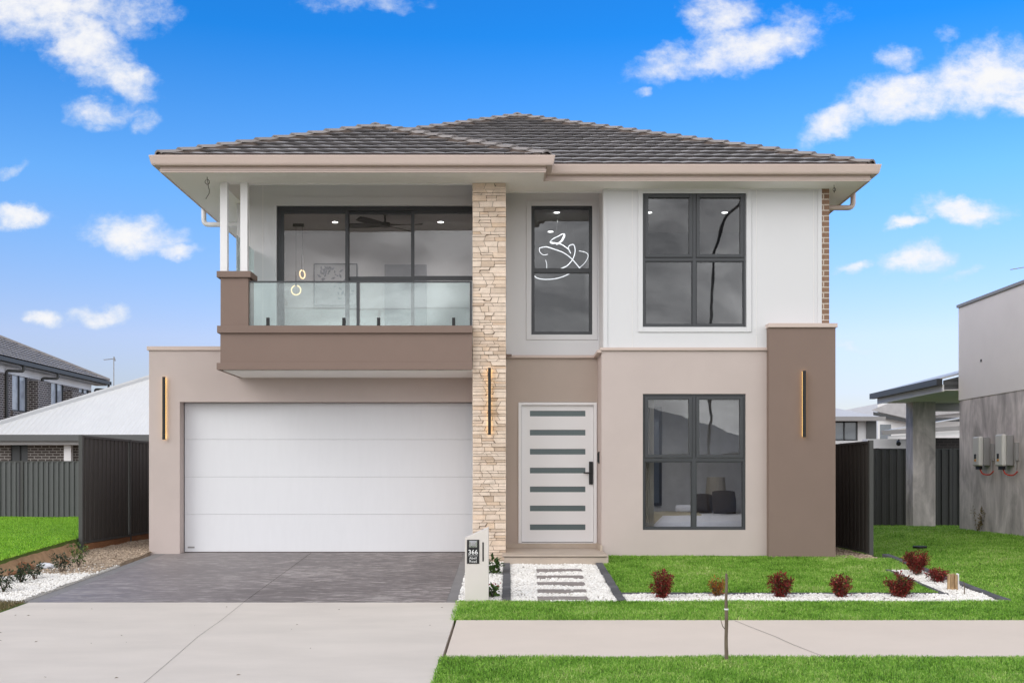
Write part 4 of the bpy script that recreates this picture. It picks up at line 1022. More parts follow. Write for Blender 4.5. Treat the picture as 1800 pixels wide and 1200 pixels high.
b.poly([(x, d, -1.05) for x, d, _ in P] + [(x, d, 1.55) for x, d, _ in P], [(k, k + 1, 26 + k, 25 + k) for k in range(24)])
tag(b.build('curtain', shade_m, smooth=True), 'narrow pale curtain gathered at the left of the lower window', 'curtain')
lamp = empty('table_lamp', 3.78, 20.7, -.6, 'bedside lamp with beige drum shade behind the cushions', 'table lamp')
b = MB(); b.tube([(3.78, 20.7, -1.09), (3.78, 20.7, -.32)], [.06, .02], 10); b.build('stem', blond, lamp)
b = MB(); b.tube([(3.78, 20.7, -.36), (3.78, 20.7, -.02)], [.19, .16], 20); b.build('lamp_shade', shade_m, lamp)

# --- wall lights
def walllight(x, d, h0, h1, lab):
    r = empty('wall_light', x, d, h0, lab, 'wall light', 'slim black bar wall lights')
    b = MB(); b.box(x - .0225, x + .0225, d - .075, d - .03, h0, h1); b.build('bar', black, r, bevel=.003)
    b = MB(); b.box(x - .020, x + .020, d - .0295, d - .016, h0 + .01, h1 - .01); b.build('led_strip', led_warm, r)
    b = MB(); b.box(x - .008, x + .008, d - .0155, d - .0, h0 + .1, h1 - .1); b.build('mount', black, r)
    return r
walllight((288 - 893) * 18.64 / 2000, ZG, .595, 1.622, 'glowing bar light on the beige wall left of the garage door')
walllight((860.5 - 893) * 17.43 / 2000, 17.487, .63, 1.655, 'glowing bar light on the stone pillar')
walllight((1414 - 893) * 17.64 / 2000, 17.70, .60, 1.63, 'glowing bar light on the dark brown pier')

# ================================================================== FENCES
def fence(p0, p1, n, hb, ht, label, m=fence_m, pm=None, pitch=.19, amp=.016, group='steel sheet fences', side=1):
    """sheet steel fence between two plan points; hb(t), ht(t) give bottom and top"""
    pm = pm or m; p0, p1 = Vector(p0), Vector(p1); v = p1 - p0; L = v.length; u_ = v / L; nrm = Vector((u_.y, -u_.x)) * side
    r = empty('steel_fence', p0.x, p0.y, hb(0), label, 'fence', group)
    for k in range(n):
        a, b = k / n, (k + 1) / n; mb = MB(); s = a * L + .03; V = []; F = []
        prof = [(0, 0), (.38, 0), (.46, 1), (.84, 1), (.92, 0)]
        pts = []; q = s
        while q < b * L - .03:
            for (f, z) in prof:
                if q + f * pitch < b * L - .03: pts.append((q + f * pitch, z * amp))
            q += pitch
        for (ss, o) in pts:
            t = ss / L; w = p0 + u_ * ss + nrm * o
            V += [(w.x, w.y, hb(t) + .02), (w.x, w.y, ht(t) - .02)]
        for i in range(len(pts) - 1): F.append((2 * i, 2 * i + 2, 2 * i + 3, 2 * i + 1))
        mb.poly(V, F); mb.build('panel', m, r)
        for (c, d) in ((hb, .03), (ht, .035)):
            mb = MB()
            for tt in (0,):
                A = p0 + u_ * (a * L + .03); B = p0 + u_ * (b * L - .03); w_ = nrm * .025
                z0, z1 = c(a), c(b)
                lo = (0, d) if c is hb else (-d, 0)
                P = [(A.x - w_.x, A.y - w_.y, z0 + lo[0]), (B.x - w_.x, B.y - w_.y, z1 + lo[0]), (B.x + w_.x, B.y + w_.y, z1 + lo[0]), (A.x + w_.x, A.y + w_.y, z0 + lo[0])]
                Q = [(x, y, z + d) for x, y, z in P]
                mb.poly(P + Q, [(0, 3, 2, 1), (4, 5, 6, 7), (0, 1, 5, 4), (1, 2, 6, 5), (2, 3, 7, 6), (3, 0, 4, 7)])
            mb.build('rail', pm, r)
    for k in range(n + 1):
        t = k / n; c = p0 + u_ * t * L; mb = MB(); e = .032
        mb.box(c.x - e, c.x + e, c.y - e, c.y + e, hb(t) - .28, ht(t) + .006); mb.build('post', pm, r)
    return r
lf = lambda t: -1.125 + .0 * t
fence((-7.0, 18.66), (-7.0, 32.9), 6, lambda t: -1.115, lambda t: .665, 'dark side fence with timber sleeper beside the garage', fence_b, fence_m, .20, .012, side=-1)
mb = MB(); mb.box(-7.045, -6.975, 18.75, 32, -1.42, -1.125); tag(mb.build('sleeper', timber, bevel=.004), 'reddish brown timber sleeper under the left side fence', 'sleeper')
fence((-14.4, 28.0), (-7.06, 28.0), 3, lambda t: -1.03, lambda t: .368, 'dark grey ribbed fence across the back of the left lawn', fence_w, fence_m, .127, .030)
fence((5.74, 18.0), (5.74, 32.4), 6, lambda t: -1.235, lambda t: .555, 'black side fence to the right of the brown pier', fence_b, fence_m, .20, .012, side=1)
fence((5.8, 30.5), (14.0, 30.5), 4, lambda t: -1.34, lambda t: .735, 'dark ribbed fence behind the cement porch column', fence_m, fence_m, .20, .035)

# ================================================================== LETTERBOX
LB = empty('letterbox', -.42, 13.75, -1.507, 'white slanted letterbox pillar numbered 366 beside the driveway', 'letterbox')
lx0, lx1 = (817.3 - 893) / 147.3, (858.6 - 893) / 147.3; D0 = 13.58
mb = MB(); pts = [(lx0, -1.53), (lx1, -1.53), (lx1, (836 - 927) / 147.3), (lx0, (836 - 945) / 147.3)]
sx_, sh0, sh1 = (849.2 - 893) / 147.3, (836 - 986) / 147.3, (836 - 952.5) / 147.3
V = [(x, D0, h) for x, h in pts] + [(x, D0 + .32, h) for x, h in pts]
mb.poly(V, [(0, 1, 2, 3), (7, 6, 5, 4), (1, 5, 6, 2), (0, 3, 7, 4), (3, 2, 6, 7)]); mb.build('body', plastic_w, LB, bevel=.003)
qx0, qx1, qh0, qh1 = (820.8 - 893) / 147.3, (842.3 - 893) / 147.3, (836 - 990) / 147.3, (836 - 948) / 147.3
mb = MB(); mb.box(qx0, qx1, D0 - .008, D0 - .0005, qh0, qh1); sign = mb.build('sign_plate', black, LB, bevel=.001)
mb = MB(); mb.box(sx_ - .0085, sx_ + .0085, D0 - .003, D0 - .0005, sh0, sh1); mb.build('letter_slot', black, LB)
ex0, ex1, eh0, eh1 = (824.6 - 893) / 147.3, (838.7 - 893) / 147.3, (836 - 961.6) / 147.3, (836 - 949.6) / 147.3
mb = MB(); mb.poly([(ex0, D0 - .012, eh0), (ex1, D0 - .012, eh0), (ex1, D0 - .012, eh1), (ex0, D0 - .012, eh1), (ex0 + .018, D0 - .03, eh0 + .018), (ex1 - .018, D0 - .03, eh0 + .018), (ex1 - .018, D0 - .03, eh1 - .018), (ex0 + .018, D0 - .03, eh1 - .018)],
                   [(4, 5, 6, 7), (0, 1, 5, 4), (1, 2, 6, 5), (2, 3, 7, 6), (3, 0, 4, 7)]); mb.build('sign_light', steel, LB)
def text(body, x, d, h, size, m, parent, name, wide=1.0, spacing=1.0, bold=0.0):
    cu = bpy.data.curves.new('lettering', 'FONT'); cu.body = body; cu.size = size; cu.align_x = 'CENTER'; cu.align_y = 'CENTER'; cu.extrude = .0008; cu.offset = bold
    cu.space_character = spacing
    t = bpy.data.objects.new('lettering', cu); COL.objects.link(t); bpy.context.view_layer.update()
    me = bpy.data.meshes.new_from_object(t.evaluated_get(bpy.context.evaluated_depsgraph_get())); bpy.data.objects.remove(t)
    co = np.empty(len(me.vertices) * 3, np.float32); me.vertices.foreach_get('co', co); co = co.reshape(-1, 3)
    org = ORG[parent.name]; out_ = np.stack([co[:, 0] * wide + x - org.x, d - co[:, 2] - org.y, co[:, 1] + h + CAMH - org.z], 1)
    me.vertices.foreach_set('co', out_.astype(np.float32).ravel()); me.materials.clear(); me.materials.append(m); me.update()
    o = bpy.data.objects.new(name, me); COL.objects.link(o); o.parent = parent; ORG[o.name] = org; return o
qc = (qx0 + qx1) / 2
text('366', qc, D0 - .0095, (836 - 970) / 147.3, .076, pale_text, sign, 'number', .98, 1.05, .0010)
text('Abell', qc, D0 - .0095, (836 - 980.3) / 147.3, .042, pale_text, sign, 'road_name', 1.0, 1.05)
text('Road', qc, D0 - .0095, (836 - 986) / 147.3, .042, pale_text, sign, 'road_name', 1.0, 1.05)
mb = MB(); mb.box(qx0 + .014, qx1 - .014, D0 - .0095, D0 - .0085, (836 - 976.2) / 147.3, (836 - 975.7) / 147.3); mb.build('divider_line', pale_text, sign)

# ================================================================== PLANTS
def leaves(rng, centres, size, normals=None, narrow=.42, curl=.25):
    """centres (n,3) -> pointed leaves as 2 quads"""
    n = len(centres); d = rng.normal(size=(n, 3)) if normals is None else normals + rng.normal(size=(n, 3)) * .6
    d /= np.linalg.norm(d, axis=1)[:, None]; up = rng.normal(size=(n, 3)) * .5 + np.array([0, 0, 1]); s = np.cross(d, up); s /= np.linalg.norm(s, axis=1)[:, None]; nn = np.cross(s, d)
    l = size * rng.uniform(.6, 1.3, (n, 1)); w = l * narrow * .5
    A = centres; M1 = centres + d * l * .45 + s * w + nn * l * curl * .3; M2 = centres + d * l * .45 - s * w + nn * l * curl * .3; M0 = centres + d * l * .45; T = centres + d * l - nn * l * curl * .2
    V = np.stack([A, M1, T, M2, M0], 1).reshape(-1, 3); b = (np.arange(n) * 5)[:, None, None]
    F = (np.array([[0, 4, 1], [4, 2, 1], [0, 3, 4], [4, 3, 2]])[None] + b).reshape(-1, 3)
    return V, F
def shrub(x, d, h0, top, width, m, label, name='red_shrub', cat='shrub', group='young red nandina shrubs', nst=11, nl=520, ls=.034, seed=1, low=.15, narrow=.36, stemm=bark, spread=1.0, lean=0.0):
    rng = np.random.default_rng(seed); H = top - h0; r = empty(name, x, d, h0, label, cat, group)
    mb = MB(); C = []; Nn = []
    for k in range(nst):
        a = rng.uniform(0, 6.28); rr_ = width * .5 * math.sqrt(rng.uniform(.02, 1)) * spread; hh = H * rng.uniform(.62, 1.0) * (1 - .28 * (rr_ / (width * .5)) ** 2)
        P = []
        for t in np.linspace(0, 1, 6):
            P.append(np.array([x + math.cos(a) * rr_ * (t ** .8) + lean * t * H + rng.normal() * .006, d + math.sin(a) * rr_ * (t ** .8) + rng.normal() * .006, h0 + hh * t]))
        mb.tube(P, [.0045, .004, .0035, .003, .0022, .0015], 5)
        per = nl // nst
        for _ in range(per):
            t = low + (1 - low) * rng.uniform(0, 1) ** .72; q = P[min(int(t * 5), 4)] + (P[min(int(t * 5) + 1, 5)] - P[min(int(t * 5), 4)]) * (t * 5 % 1)
            o_ = rng.normal(size=3); o_ /= np.linalg.norm(o_); o_[2] *= .6; q2 = q + o_ * rng.uniform(0, width * .15)
            C.append(q2); nv = o_ + np.array([0, 0, .25]) + (q2 - np.array([x, d, h0 + H * .5])) * 1.2 / width; Nn.append(nv)
    V, F = leaves(rng, np.array(C), ls, np.array(Nn), narrow)
    mb.build('stem', stemm, r); np_mesh('foliage', V, F, m, r); return r
def at(px, py_base, hf):       # where a plant's foot stands on a sloping bed
    ds_ = np.linspace(12, 30, 3000); hh = np.array([hf(q) for q in ds_]); f = -hh * 2000 / ds_ - (py_base - 836); i = int(np.argmin(np.abs(f))); return (px - 893) * ds_[i] / 2000, float(ds_[i]), float(hh[i])
def top_h(py, d): return (836 - py) * d / 2000
reds = [(1163, 1051, 997, 40, red_leaf, 'tall dark red shrub nearest the stepping stone path', 700, 1),
        (1262, 1048, 1011, 30, org_leaf, 'small orange and yellow leaved shrub just left of the cut sapling', 230, 2),
        (1372, 1050, 1003, 42, red_leaf, 'round red shrub just right of the cut sapling', 700, 3),
        (1477, 1050, 1006, 34, red_leaf, 'narrow dark red shrub in the white strip, second from the lawn corner', 520, 4),
        (1582, 1050, 1001, 50, red_leaf, 'broad bright red shrub at the right end of the front lawn', 800, 5),
        (1611, 1010, 961, 44, red_leaf, 'tallest red shrub set back beside the right boundary edging', 800, 6),
        (1652, 1023, 992, 42, red_leaf, 'low spreading red shrub next to the timber stump', 420, 7)]
for (px, pb, ptp, w, m_, lab, nl, sd_) in reds:
    x, d, h = at(px, pb, gp); wd = w * d / 2000
    shrub(x, d, h, top_h(ptp, d), wd, m_, lab, nl=int(nl * 2.6), seed=sd_, low=.02 if sd_ not in (6, 7) else .18, ls=.040, nst=16)
darks = [(5, 1040, 998, 42, 'leftmost dark green seedling at the edge of the picture', 21), (36, 1024, 990, 36, 'sparse dark green seedling, second from the left edge', 22), (62, 1018, 975, 44, 'bushy dark green seedling in front of the brown clods', 23),
         (108, 1005, 962, 36, 'thin leggy dark seedling beside the white bag', 24), (138, 996, 942, 38, 'tallest green and yellow seedling at the end of the side fence', 25)]
for (px, pb, ptp, w, lab, sd_) in darks:
    x, d, h = at(px, pb, bedl); shrub(x, d, h, top_h(ptp, d), w * d / 2000, grn_dark if sd_ != 25 else grn_leaf, lab, 'seedling_shrub', 'shrub', 'dark green seedlings in the left garden bed', 8, 230, .045, sd_, .2, .5)
x, d, h = at(868, 1010, gp); shrub(x, d + .1, h, top_h(979, d), .30, grn_leaf, 'leafy green and yellow plant at the foot of the stone pillar', 'garden_plant', 'plant', None, 8, 150, .07, 31, .15, .7)
x, d, h = at(866, 1050, gp); rp = shrub(x, d, h, top_h(1025, d), .20, grn_leaf, 'small green plant with red flowers behind the letterbox', 'flowering_plant', 'plant', None, 7, 110, .055, 32, .1, .7)
rng = np.random.default_rng(9); C = np.stack([x + .03 + rng.normal(size=14) * .03, d + rng.normal(size=14) * .03, top_h(1026, d) + rng.normal(size=14) * .012], 1)
V, F = leaves(rng, C, .03, None, .6); np_mesh('flower', V, F, mat('red_petal', (.45, .02, .04), .6), rp)
shrub(9.90, 24.0, -1.19, -.55, .28, dry_m, 'weed with yellowish stems against the bare cement wall', 'weed', 'plant', None, 7, 150, .06, 33, .1, .45, lean=.05)

rng = np.random.default_rng(77); C = []
for (px, pb, *_r) in reds:
    qx, qd, qh = at(px, pb, gp)
    for _ in range(11): ex_, ed_ = qx + rng.normal() * .16, qd + rng.normal() * .07; C.append((ex_, ed_, gp(ed_) + .012))
nf = len(C); V, F = leaves(rng, np.array(C), .035, np.tile(np.array([.8, .3, .02]), (nf, 1)), .5, .1)
tag(np_mesh('fallen_leaves', V, F, red_leaf), 'scattered fallen red leaves on the white pebbles', 'leaf litter', kind='stuff')
# cut sapling
tx, td = 1.89, 9.85; th0, th1 = -1.62, (836 - 1008) * 9.85 / 2000
sap = empty('sapling', tx, td, th0, 'bare sapling trunk cut off at the top beside the footpath', 'tree')
mb = MB(); rs = random.Random(4); P = [(tx + .002 * math.sin(k * 1.3), td, th0 - .05 + (th1 - th0 + .05) * k / 12) for k in range(13)]
mb.tube(P, [.0185 - .0006 * k + rs.uniform(-.0008, .0012) for k in range(13)], 10); mb.build('trunk', bark, sap, smooth=True)
mb = MB(); b0 = (tx - .012, td, (836 - 1105) * td / 2000); mb.tube([b0, (tx - .035, td - .01, b0[2] + .03), (tx - .048, td - .01, b0[2] + .075), (tx - .055, td, b0[2] + .11)], [.004, .0035, .0028, .0015], 6)
mb.tube([(tx + .005, td, th1 - .02), (tx + .02, td, th1 - .045), (tx + .028, td, th1 - .06)], [.003, .002, .001], 5)
mb.tube([(tx, td, th1 - .01), (tx - .002, td, th1 + .04)], [.003, .0012], 5); mb.build('twig', bark, sap)
mb = MB(); mb.tube([(tx, td, (836 - 1070) * td / 2000 - .006), (tx, td, (836 - 1070) * td / 2000 + .007)], .0195, 10, caps=False); mb.build('tape', pale_text, sap)
# timber stump, stick, hidden cap, bag, clods, hose
x, d, h = at(1675, 1037, gp); st_ = empty('timber_stump', x, d, h, 'split pale timber stump standing in the white pebbles', 'stump')
for i, (ox, oy, r_, hh) in enumerate(((-.045, 0, .026, .20), (-.003, .01, .030, .205), (.038, .0, .022, .19), (.072, .03, .018, .21), (.0, .055, .026, .18))):
    mb = MB(); rs = random.Random(i + 3); n = 8; V = []
    for z, s_ in ((-.02, 1.1), (.06, 1), (.13, .97), (hh, .93)):
        for k in range(n): a = 2 * math.pi * k / n; q = r_ * s_ * (1 + .18 * math.sin(k * 2.4 + i)); V.append((x + ox + math.cos(a) * q, d + oy + math.sin(a) * q, h + z + (.012 * math.sin(k + i) if z == hh else 0)))
    F = [(a * n + k, a * n + (k + 1) % n, (a + 1) * n + (k + 1) % n, (a + 1) * n + k) for a in range(3) for k in range(n)] + [tuple(3 * n + k for k in range(n))]
    mb.poly(V, F); mb.build('stake', blond if i != 3 else trim_white, st_)
x, d, h = at(1695, 1043, gp); mb = MB(); mb.tube([(x, d, h - .02), (x + .004, d, h + .09), (x - .008, d, h + .16)], [.0075, .006, .004], 7); tag(mb.build('stick', bark), 'thin brown stick standing right of the timber stump', 'stick')
x, d, h = at(1628, 962, gr); mb = MB(); mb.disc((x - .22, d - .3, gr(d - .3) + .02), .12, .04, 16); tag(mb.build('drain_cap', black, bevel=.01), 'black round cap in the grass behind the tallest red shrub', 'drain cap')
def lump(name, x, d, h, sx, sy, sz, m, label, cat, seed, group=None):
    rng = np.random.default_rng(seed); mb = MB(); nu, nv = 14, 8; V = []
    for j in range(nv + 1):
        ph = math.pi * j / nv
        for i in range(nu):
            t = 2 * math.pi * i / nu; k = 1 + .16 * math.sin(3 * t + seed + 2 * ph) + .08 * math.sin(7 * t + ph * 5)
            V.append((x + sx * math.sin(ph) * math.cos(t) * k, d + sy * math.sin(ph) * math.sin(t) * k, h + sz * (math.cos(ph) * k * .5 + .4) + rng.uniform(-.004, .004)))
    F = [(j * nu + i, (j + 1) * nu + i, (j + 1) * nu + (i + 1) % nu, j * nu + (i + 1) % nu) for j in range(nv) for i in range(nu)]
    mb.poly(V, F); return tag(mb.build(name, m), label, cat, group)
clod = mat('clay_clod', (.30, .15, .085), .95, .3, 14, .8, 40, .1)
lump('plastic_bag', -6.72, 16.55, bedl(16.5), .13, .08, .09, mat('white_plastic', (.72, .73, .78), .5, .03, 8, .4, 20), 'crumpled white plastic bag lying by the left lawn edge', 'bag', 2)
lump('clay_clod', -6.93, 16.3, bedl(16.3), .13, .1, .13, clod, 'large brown clay clod between the lawn and dark seedlings', 'clod', 3, 'clay clods in the left bed')
lump('clay_clod', -6.85, 15.85, bedl(15.85), .16, .09, .06, clod, 'flat brown clay clod left of the white bag', 'clod', 4, 'clay clods in the left bed')
lump('clay_clod', -6.95, 14.95, bedl(14.95), .17, .12, .10, clod, 'brown clay clod behind the sparse second seedling', 'clod', 5, 'clay clods in the left bed')
lump('clay_clod', -6.62, 17.0, bedl(17.0), .07, .07, .08, clod, 'small reddish clay clod right behind the white bag', 'clod', 6, 'clay clods in the left bed')
mb = MB(); mb.tube(smoothp([(5.14, 18.6, -1.18), (5.2, 18.55, -1.15), (5.26, 18.5, -1.05), (5.25, 18.5, -.98), (5.2, 18.5, -.93), (5.12, 18.6, -.9)], 4), .008, 6); tag(mb.build('hose', hose_m, smooth=True), 'pale looped hose behind the brown pier', 'hose')
lv = random.Random(12); mb = MB()
for i in range(26):
    x = lv.uniform(-5.6, -.7); d = lv.uniform(9, 13.4); a = lv.uniform(0, 3.14); l = lv.uniform(.008, .026)
    h = gd(d) + .004; w_ = l * .3
    mb.face([(x + math.cos(a) * l, d + math.sin(a) * l, h), (x - math.sin(a) * w_, d + math.cos(a) * w_, h + .006), (x - math.cos(a) * l, d - math.sin(a) * l, h), (x + math.sin(a) * w_, d - math.cos(a) * w_, h + .001)])
tag(mb.build('leaf_litter', mat('dead_leaf', (.16, .12, .08), .9)), 'dead leaves and specks scattered on the pale concrete', 'leaf litter', kind='stuff')

# ================================================================== NEIGHBOURS, LEFT
def quadroof(mb, eave, H0, p, m, t=.03, dip=0):
    """hip roof on a rectangle (x0,x1,d0,d1)"""
    x0, x1, d0, d1 = eave; w, l = x1 - x0, d1 - d0; r_ = min(w, l) / 2; hh = H0 + p * r_
    if w <= l: R0, R1 = (x0 + r_, d0 + r_, hh), (x0 + r_, d1 - r_, hh)
    else: R0, R1 = (x0 + r_, d0 + r_, hh), (x1 - r_, d0 + r_, hh)
    a, b, c, d = (x0, d0, H0), (x1, d0, H0), (x1, d1, H0), (x0, d1, H0)
    if w <= l: mb.face([a, b, R0], m); mb.face([b, c, R1, R0], m); mb.face([c, d, R1], m); mb.face([d, a, R0, R1], m)
    else: mb.face([a, b, R1, R0], m); mb.face([b, c, R1], m); mb.face([c, d, R0, R1], m); mb.face([d, a, R0], m)
    mb.face([a, d, c, b], m)
    return (R0, R1)
# single storey with pale corrugated roof
nb = empty('neighbour_house', -11, 42, -1.15, 'single storey brick house with pale corrugated roof behind the left lawn', 'house')
mb = MB(); xl, dl_, he = -17.3, 36.0, 1.27
tcap = []
quadroof(mb, (xl, -1.0, dl_, 52.3), he, .488, corr_x); mb.build('roof', None, nb)
mb = MB(); r0 = Vector((xl, dl_, he + .02)); r1 = Vector((xl + 8.15, dl_ + 8.15, he + .488 * 8.15 + .02))
mb.tube([r0, r1], .09, 6); mb.build('hip_flashing', cgrey_roof, nb)
mb = MB(); mb.box(xl - .05, -1, dl_ - .12, dl_ + .0, 1.10, 1.30); mb.build('gutter', fence_w, nb)
mb = MB(); mb.box(xl, -1, dl_ + .0, dl_ + .05, .98, 1.11); mb.build('fascia', inv_side, nb)
mb = MB(); wall(mb, xl + .5, -2, -1.3, 1.2, 36.6, .2, [(-16.0, -15.45, -1.4, 1.2)], brickS); mb.build('wall', None, nb)
mb = MB(); mb.box(-16.0, -15.45, 36.65, 36.7, -1.3, 1.2, char); mb.box(-15.72, -15.69, 36.62, 36.65, -1.3, 1.2, black); mb.build('window', None, nb)
mb = MB(); mb.box(-14.17, -13.95, 36.3, 36.5, -1.3, 1.0); mb.build('column', trim_white, nb)
ax, ad = -13.74, 39.66; an = empty('tv_antenna', ax, ad, 3.0, 'thin television antenna on the pale corrugated roof', 'antenna', 'television antennas')
mb = MB(); mb.tube([(ax, ad, 2.9), (ax, ad, 4.15)], .018, 6); mb.build('mast', inv_side, an)
mb = MB(); mb.tube([(ax - .35, ad, 4.04), (ax + .05, ad, 4.08)], .012, 5)
for k in range(6): q = ax - .33 + k * .06; mb.tube([(q, ad - .12, 4.045 + k * .006), (q, ad + .12, 4.045 + k * .006)], .006, 4)
mb.tube([(ax, ad, 4.15), (ax + .05, ad, 4.0)], .02, 5); mb.build('aerial', inv_side, an)
# two storey dark brick
n2 = empty('brick_house', -24, 47, -1.2, 'two storey dark brick house with tiled roof at the far left', 'house')
mb = MB(); WX = -18.9
V = []; wins = [(46.0, 47.25, 2.55, 3.75), (49.9, 51.2, 2.62, 3.72)]
def sidewall(mb, x, d0, d1, h0, h1, holes, m, th=.25):
    t_ = MB(); wall(t_, d0, d1, h0, h1, 0, th, holes, m)
    for f, mi in zip(t_.f, t_.mi): mb.face([(x - t_.v[i][1], t_.v[i][0], t_.v[i][2]) for i in f], m)
HW2 = 4.0
pxw = lambda px: 18.9 * 2000 / (893 - px)
W1_ = [(pxw(21.5), pxw(48), 0, 0), (pxw(90), pxw(112), 0, 0), (pxw(139), pxw(156), 0, 0)]
hol = [(a, b, 3.93 - 1.45, 3.93) for a, b, _, _ in W1_]
sidewall(mb, WX, 36, 51.6, -1.2, 4.12, hol, brickD); mb.box(-30, WX - .25, 51.35, 51.6, -1.2, 4.12, brickD); mb.box(-30, WX - .25, 36, 36.25, -1.2, 4.12, brickD); mb.build('wall', None, n2)
mb = MB(); sidewall(mb, WX + .004, 36, 51.6, 3.86, 4.14, [], trim_white, .02); mb.build('frieze', None, n2)
mb = MB(); mb.box(WX, WX + .35, pxw(50) + .05, pxw(68), -1.2, 3.75, brickD); mb.build('brick_pier', None, n2); mb = MB(); mb.box(WX, WX + .35, pxw(112) + .05, pxw(137), -1.2, 3.62, brickD); mb.build('brick_pier', None, n2)
for a, b, c, d in hol:
    f = MB(); q = (a + b) / 2
    for (s, e) in ((a, a + .05), (b - .05, b), (q - .04, q + .04)): f.box(WX - .12, WX - .02, s, e, c, d)
    f.box(WX - .12, WX - .02, a, b, c, c + .05); f.box(WX - .12, WX - .02, a, b, d - .05, d); w = f.build('window', char, n2)
    f = MB(); f.box(WX - .09, WX - .07, a + .05, b - .05, c + .05, d - .05); f.build('pane', mat('curtained_glass', (.42, .45, .50), .15, .25, 2.5, spec=.8), w)
    f = MB(); f.box(WX - .02, WX + .07, a - .1, b + .1, c - .18, c); f.build('sill', brickD, n2)
mb = MB(); tiles(mb, (-18.3, 52.2), (0, -1), (-1, 0), 18.2, 7.9, 1, 0, 4.34, tile_m, e=.36, thick=.05)
quadroof(mb, (-34, -18.3, 34, 52.2), 4.30, .45, mat('far_roof_tile', (.17, .155, .15), .8, .12, 2, .8, 6, .2, stretch=(1, 1, 8))); rf = mb.build('roof', None, n2)
mb = MB(); mb.tube([(-18.3, 52.2, 4.37), (-18.3 - 7.8, 52.2 - 7.8, 4.37 + .45 * 7.8)], .10, 6); mb.build('ridge_cap', cap_m, rf)
mb = MB(); mb.box(-18.40, -18.24, 34, 52.3, 4.17, 4.32); mb.box(-34, -18.24, 52.2, 52.35, 4.17, 4.32); mb.build('gutter', fence_m, n2)
mb = MB(); mb.box(WX, -18.4, 34, 52.2, 4.12, 4.15); mb.build('soffit', inv_side, n2)
for px in (72, 9, 165):
    dd = pxw(px); mb = MB(); mb.tube(arc([(-18.33, dd + .3, 4.2), (-18.33, dd + .3, 3.95), (WX + .06, dd, 3.95), (WX + .06, dd, -1.2)], .08), .055, 8); mb.build('downpipe', fence_m, n2)
wg = MB(); wg.box(-26, -17.75, 35.5, 38.6, 4.05, 4.30); wg.face([(-26, 35.4, 4.3), (-17.7, 35.4, 4.3), (-19.6, 38.6, 4.9), (-26, 38.6, 4.9)]); wg.face([(-17.7, 35.4, 4.3), (-17.7, 38.7, 4.3), (-19.6, 38.6, 4.9)]); wg.build('wing_roof', tile_m, n2)
wg = MB(); wg.box(-26, -18.3, 36.0, 38.4, -1.2, 4.0, brickD); wg.build('wing_wall', None, n2)

# ================================================================== NEIGHBOURS, RIGHT
rb = empty('cement_house', 11, 23, -1.19, 'unfinished house with bare cement lower wall and pale upper wall on the right', 'house')
mb = MB(); mb.box(10.0, 14, 15, 25.2, -1.4, 1.67); mb.build('lower_wall', bare, rb)
mb = MB(); mb.box(9.985, 14, 15, 25.215, 1.67, 3.72); mb.build('upper_wall', pale_render, rb)
mb = MB(); mb.box(9.95, 14, 15, 25.25, 3.72, 3.78); mb.build('wall_capping', inv_side, rb)
mb = MB(); mb.tube([(9.97, 24.0, 2.43), (9.99, 24.0, 2.43)], .03, 10); mb.build('vent_pipe', int_dark, rb)
mb = MB(); mb.box(10.41, 10.99, 29.25, 29.76, -1.6, 1.90); mb.build('porch_column', bare, rb)
# porch roof: pitched to the left, seen from underneath
mb = MB(); pr_ = .27
def slab(mb, x0, x1, d0, d1, h0, p, t, m=None):
    V = [(x0, d0, h0), (x1, d0, h0 + p * (x1 - x0)), (x1, d1, h0 + p * (x1 - x0)), (x0, d1, h0)]; V += [(a, b, c + t) for a, b, c in V]
    mb.poly(V, [(0, 3, 2, 1), (4, 5, 6, 7), (0, 1, 5, 4), (1, 2, 6, 5), (2, 3, 7, 6), (3, 0, 4, 7)], m)
slab(mb, 9.62, 11.86, 25.32, 30.05, 2.138, .262, .04); mb.build('porch_roof', cgrey_roof, rb)
mb = MB(); mb.box(9.53, 9.66, 25.30, 30.0, 2.02, 2.16); mb.build('porch_gutter', char, rb)
mb = MB(); mb.box(9.67, 9.705, 25.32, 29.8, 1.877, 2.03); mb.build('porch_fascia', trim_white, rb)
mb = MB(); mb.box(9.705, 11.86, 25.32, 29.8, 1.90, 1.914); mb.build('porch_ceiling', soffit_m, rb)
mb = MB(); V = [(9.71, 25.34, 1.918), (11.86, 25.34, 2.02), (11.86, 25.34, 2.66), (9.71, 25.34, 2.126)]; V += [(a, b + .05, c) for a, b, c in V]; mb.poly(V, [(0, 1, 2, 3), (7, 6, 5, 4), (0, 4, 5, 1), (3, 2, 6, 7), (0, 3, 7, 4)]); mb.build('gable_sheet', corrugated('dark_gable', (.09, .09, .092), .12, 2, .5, .35), rb)
mb = MB(); mb.box(10.99, 11.9, 29.7, 29.84, 1.69, 1.899); mb.build('beam', inv_side, rb)
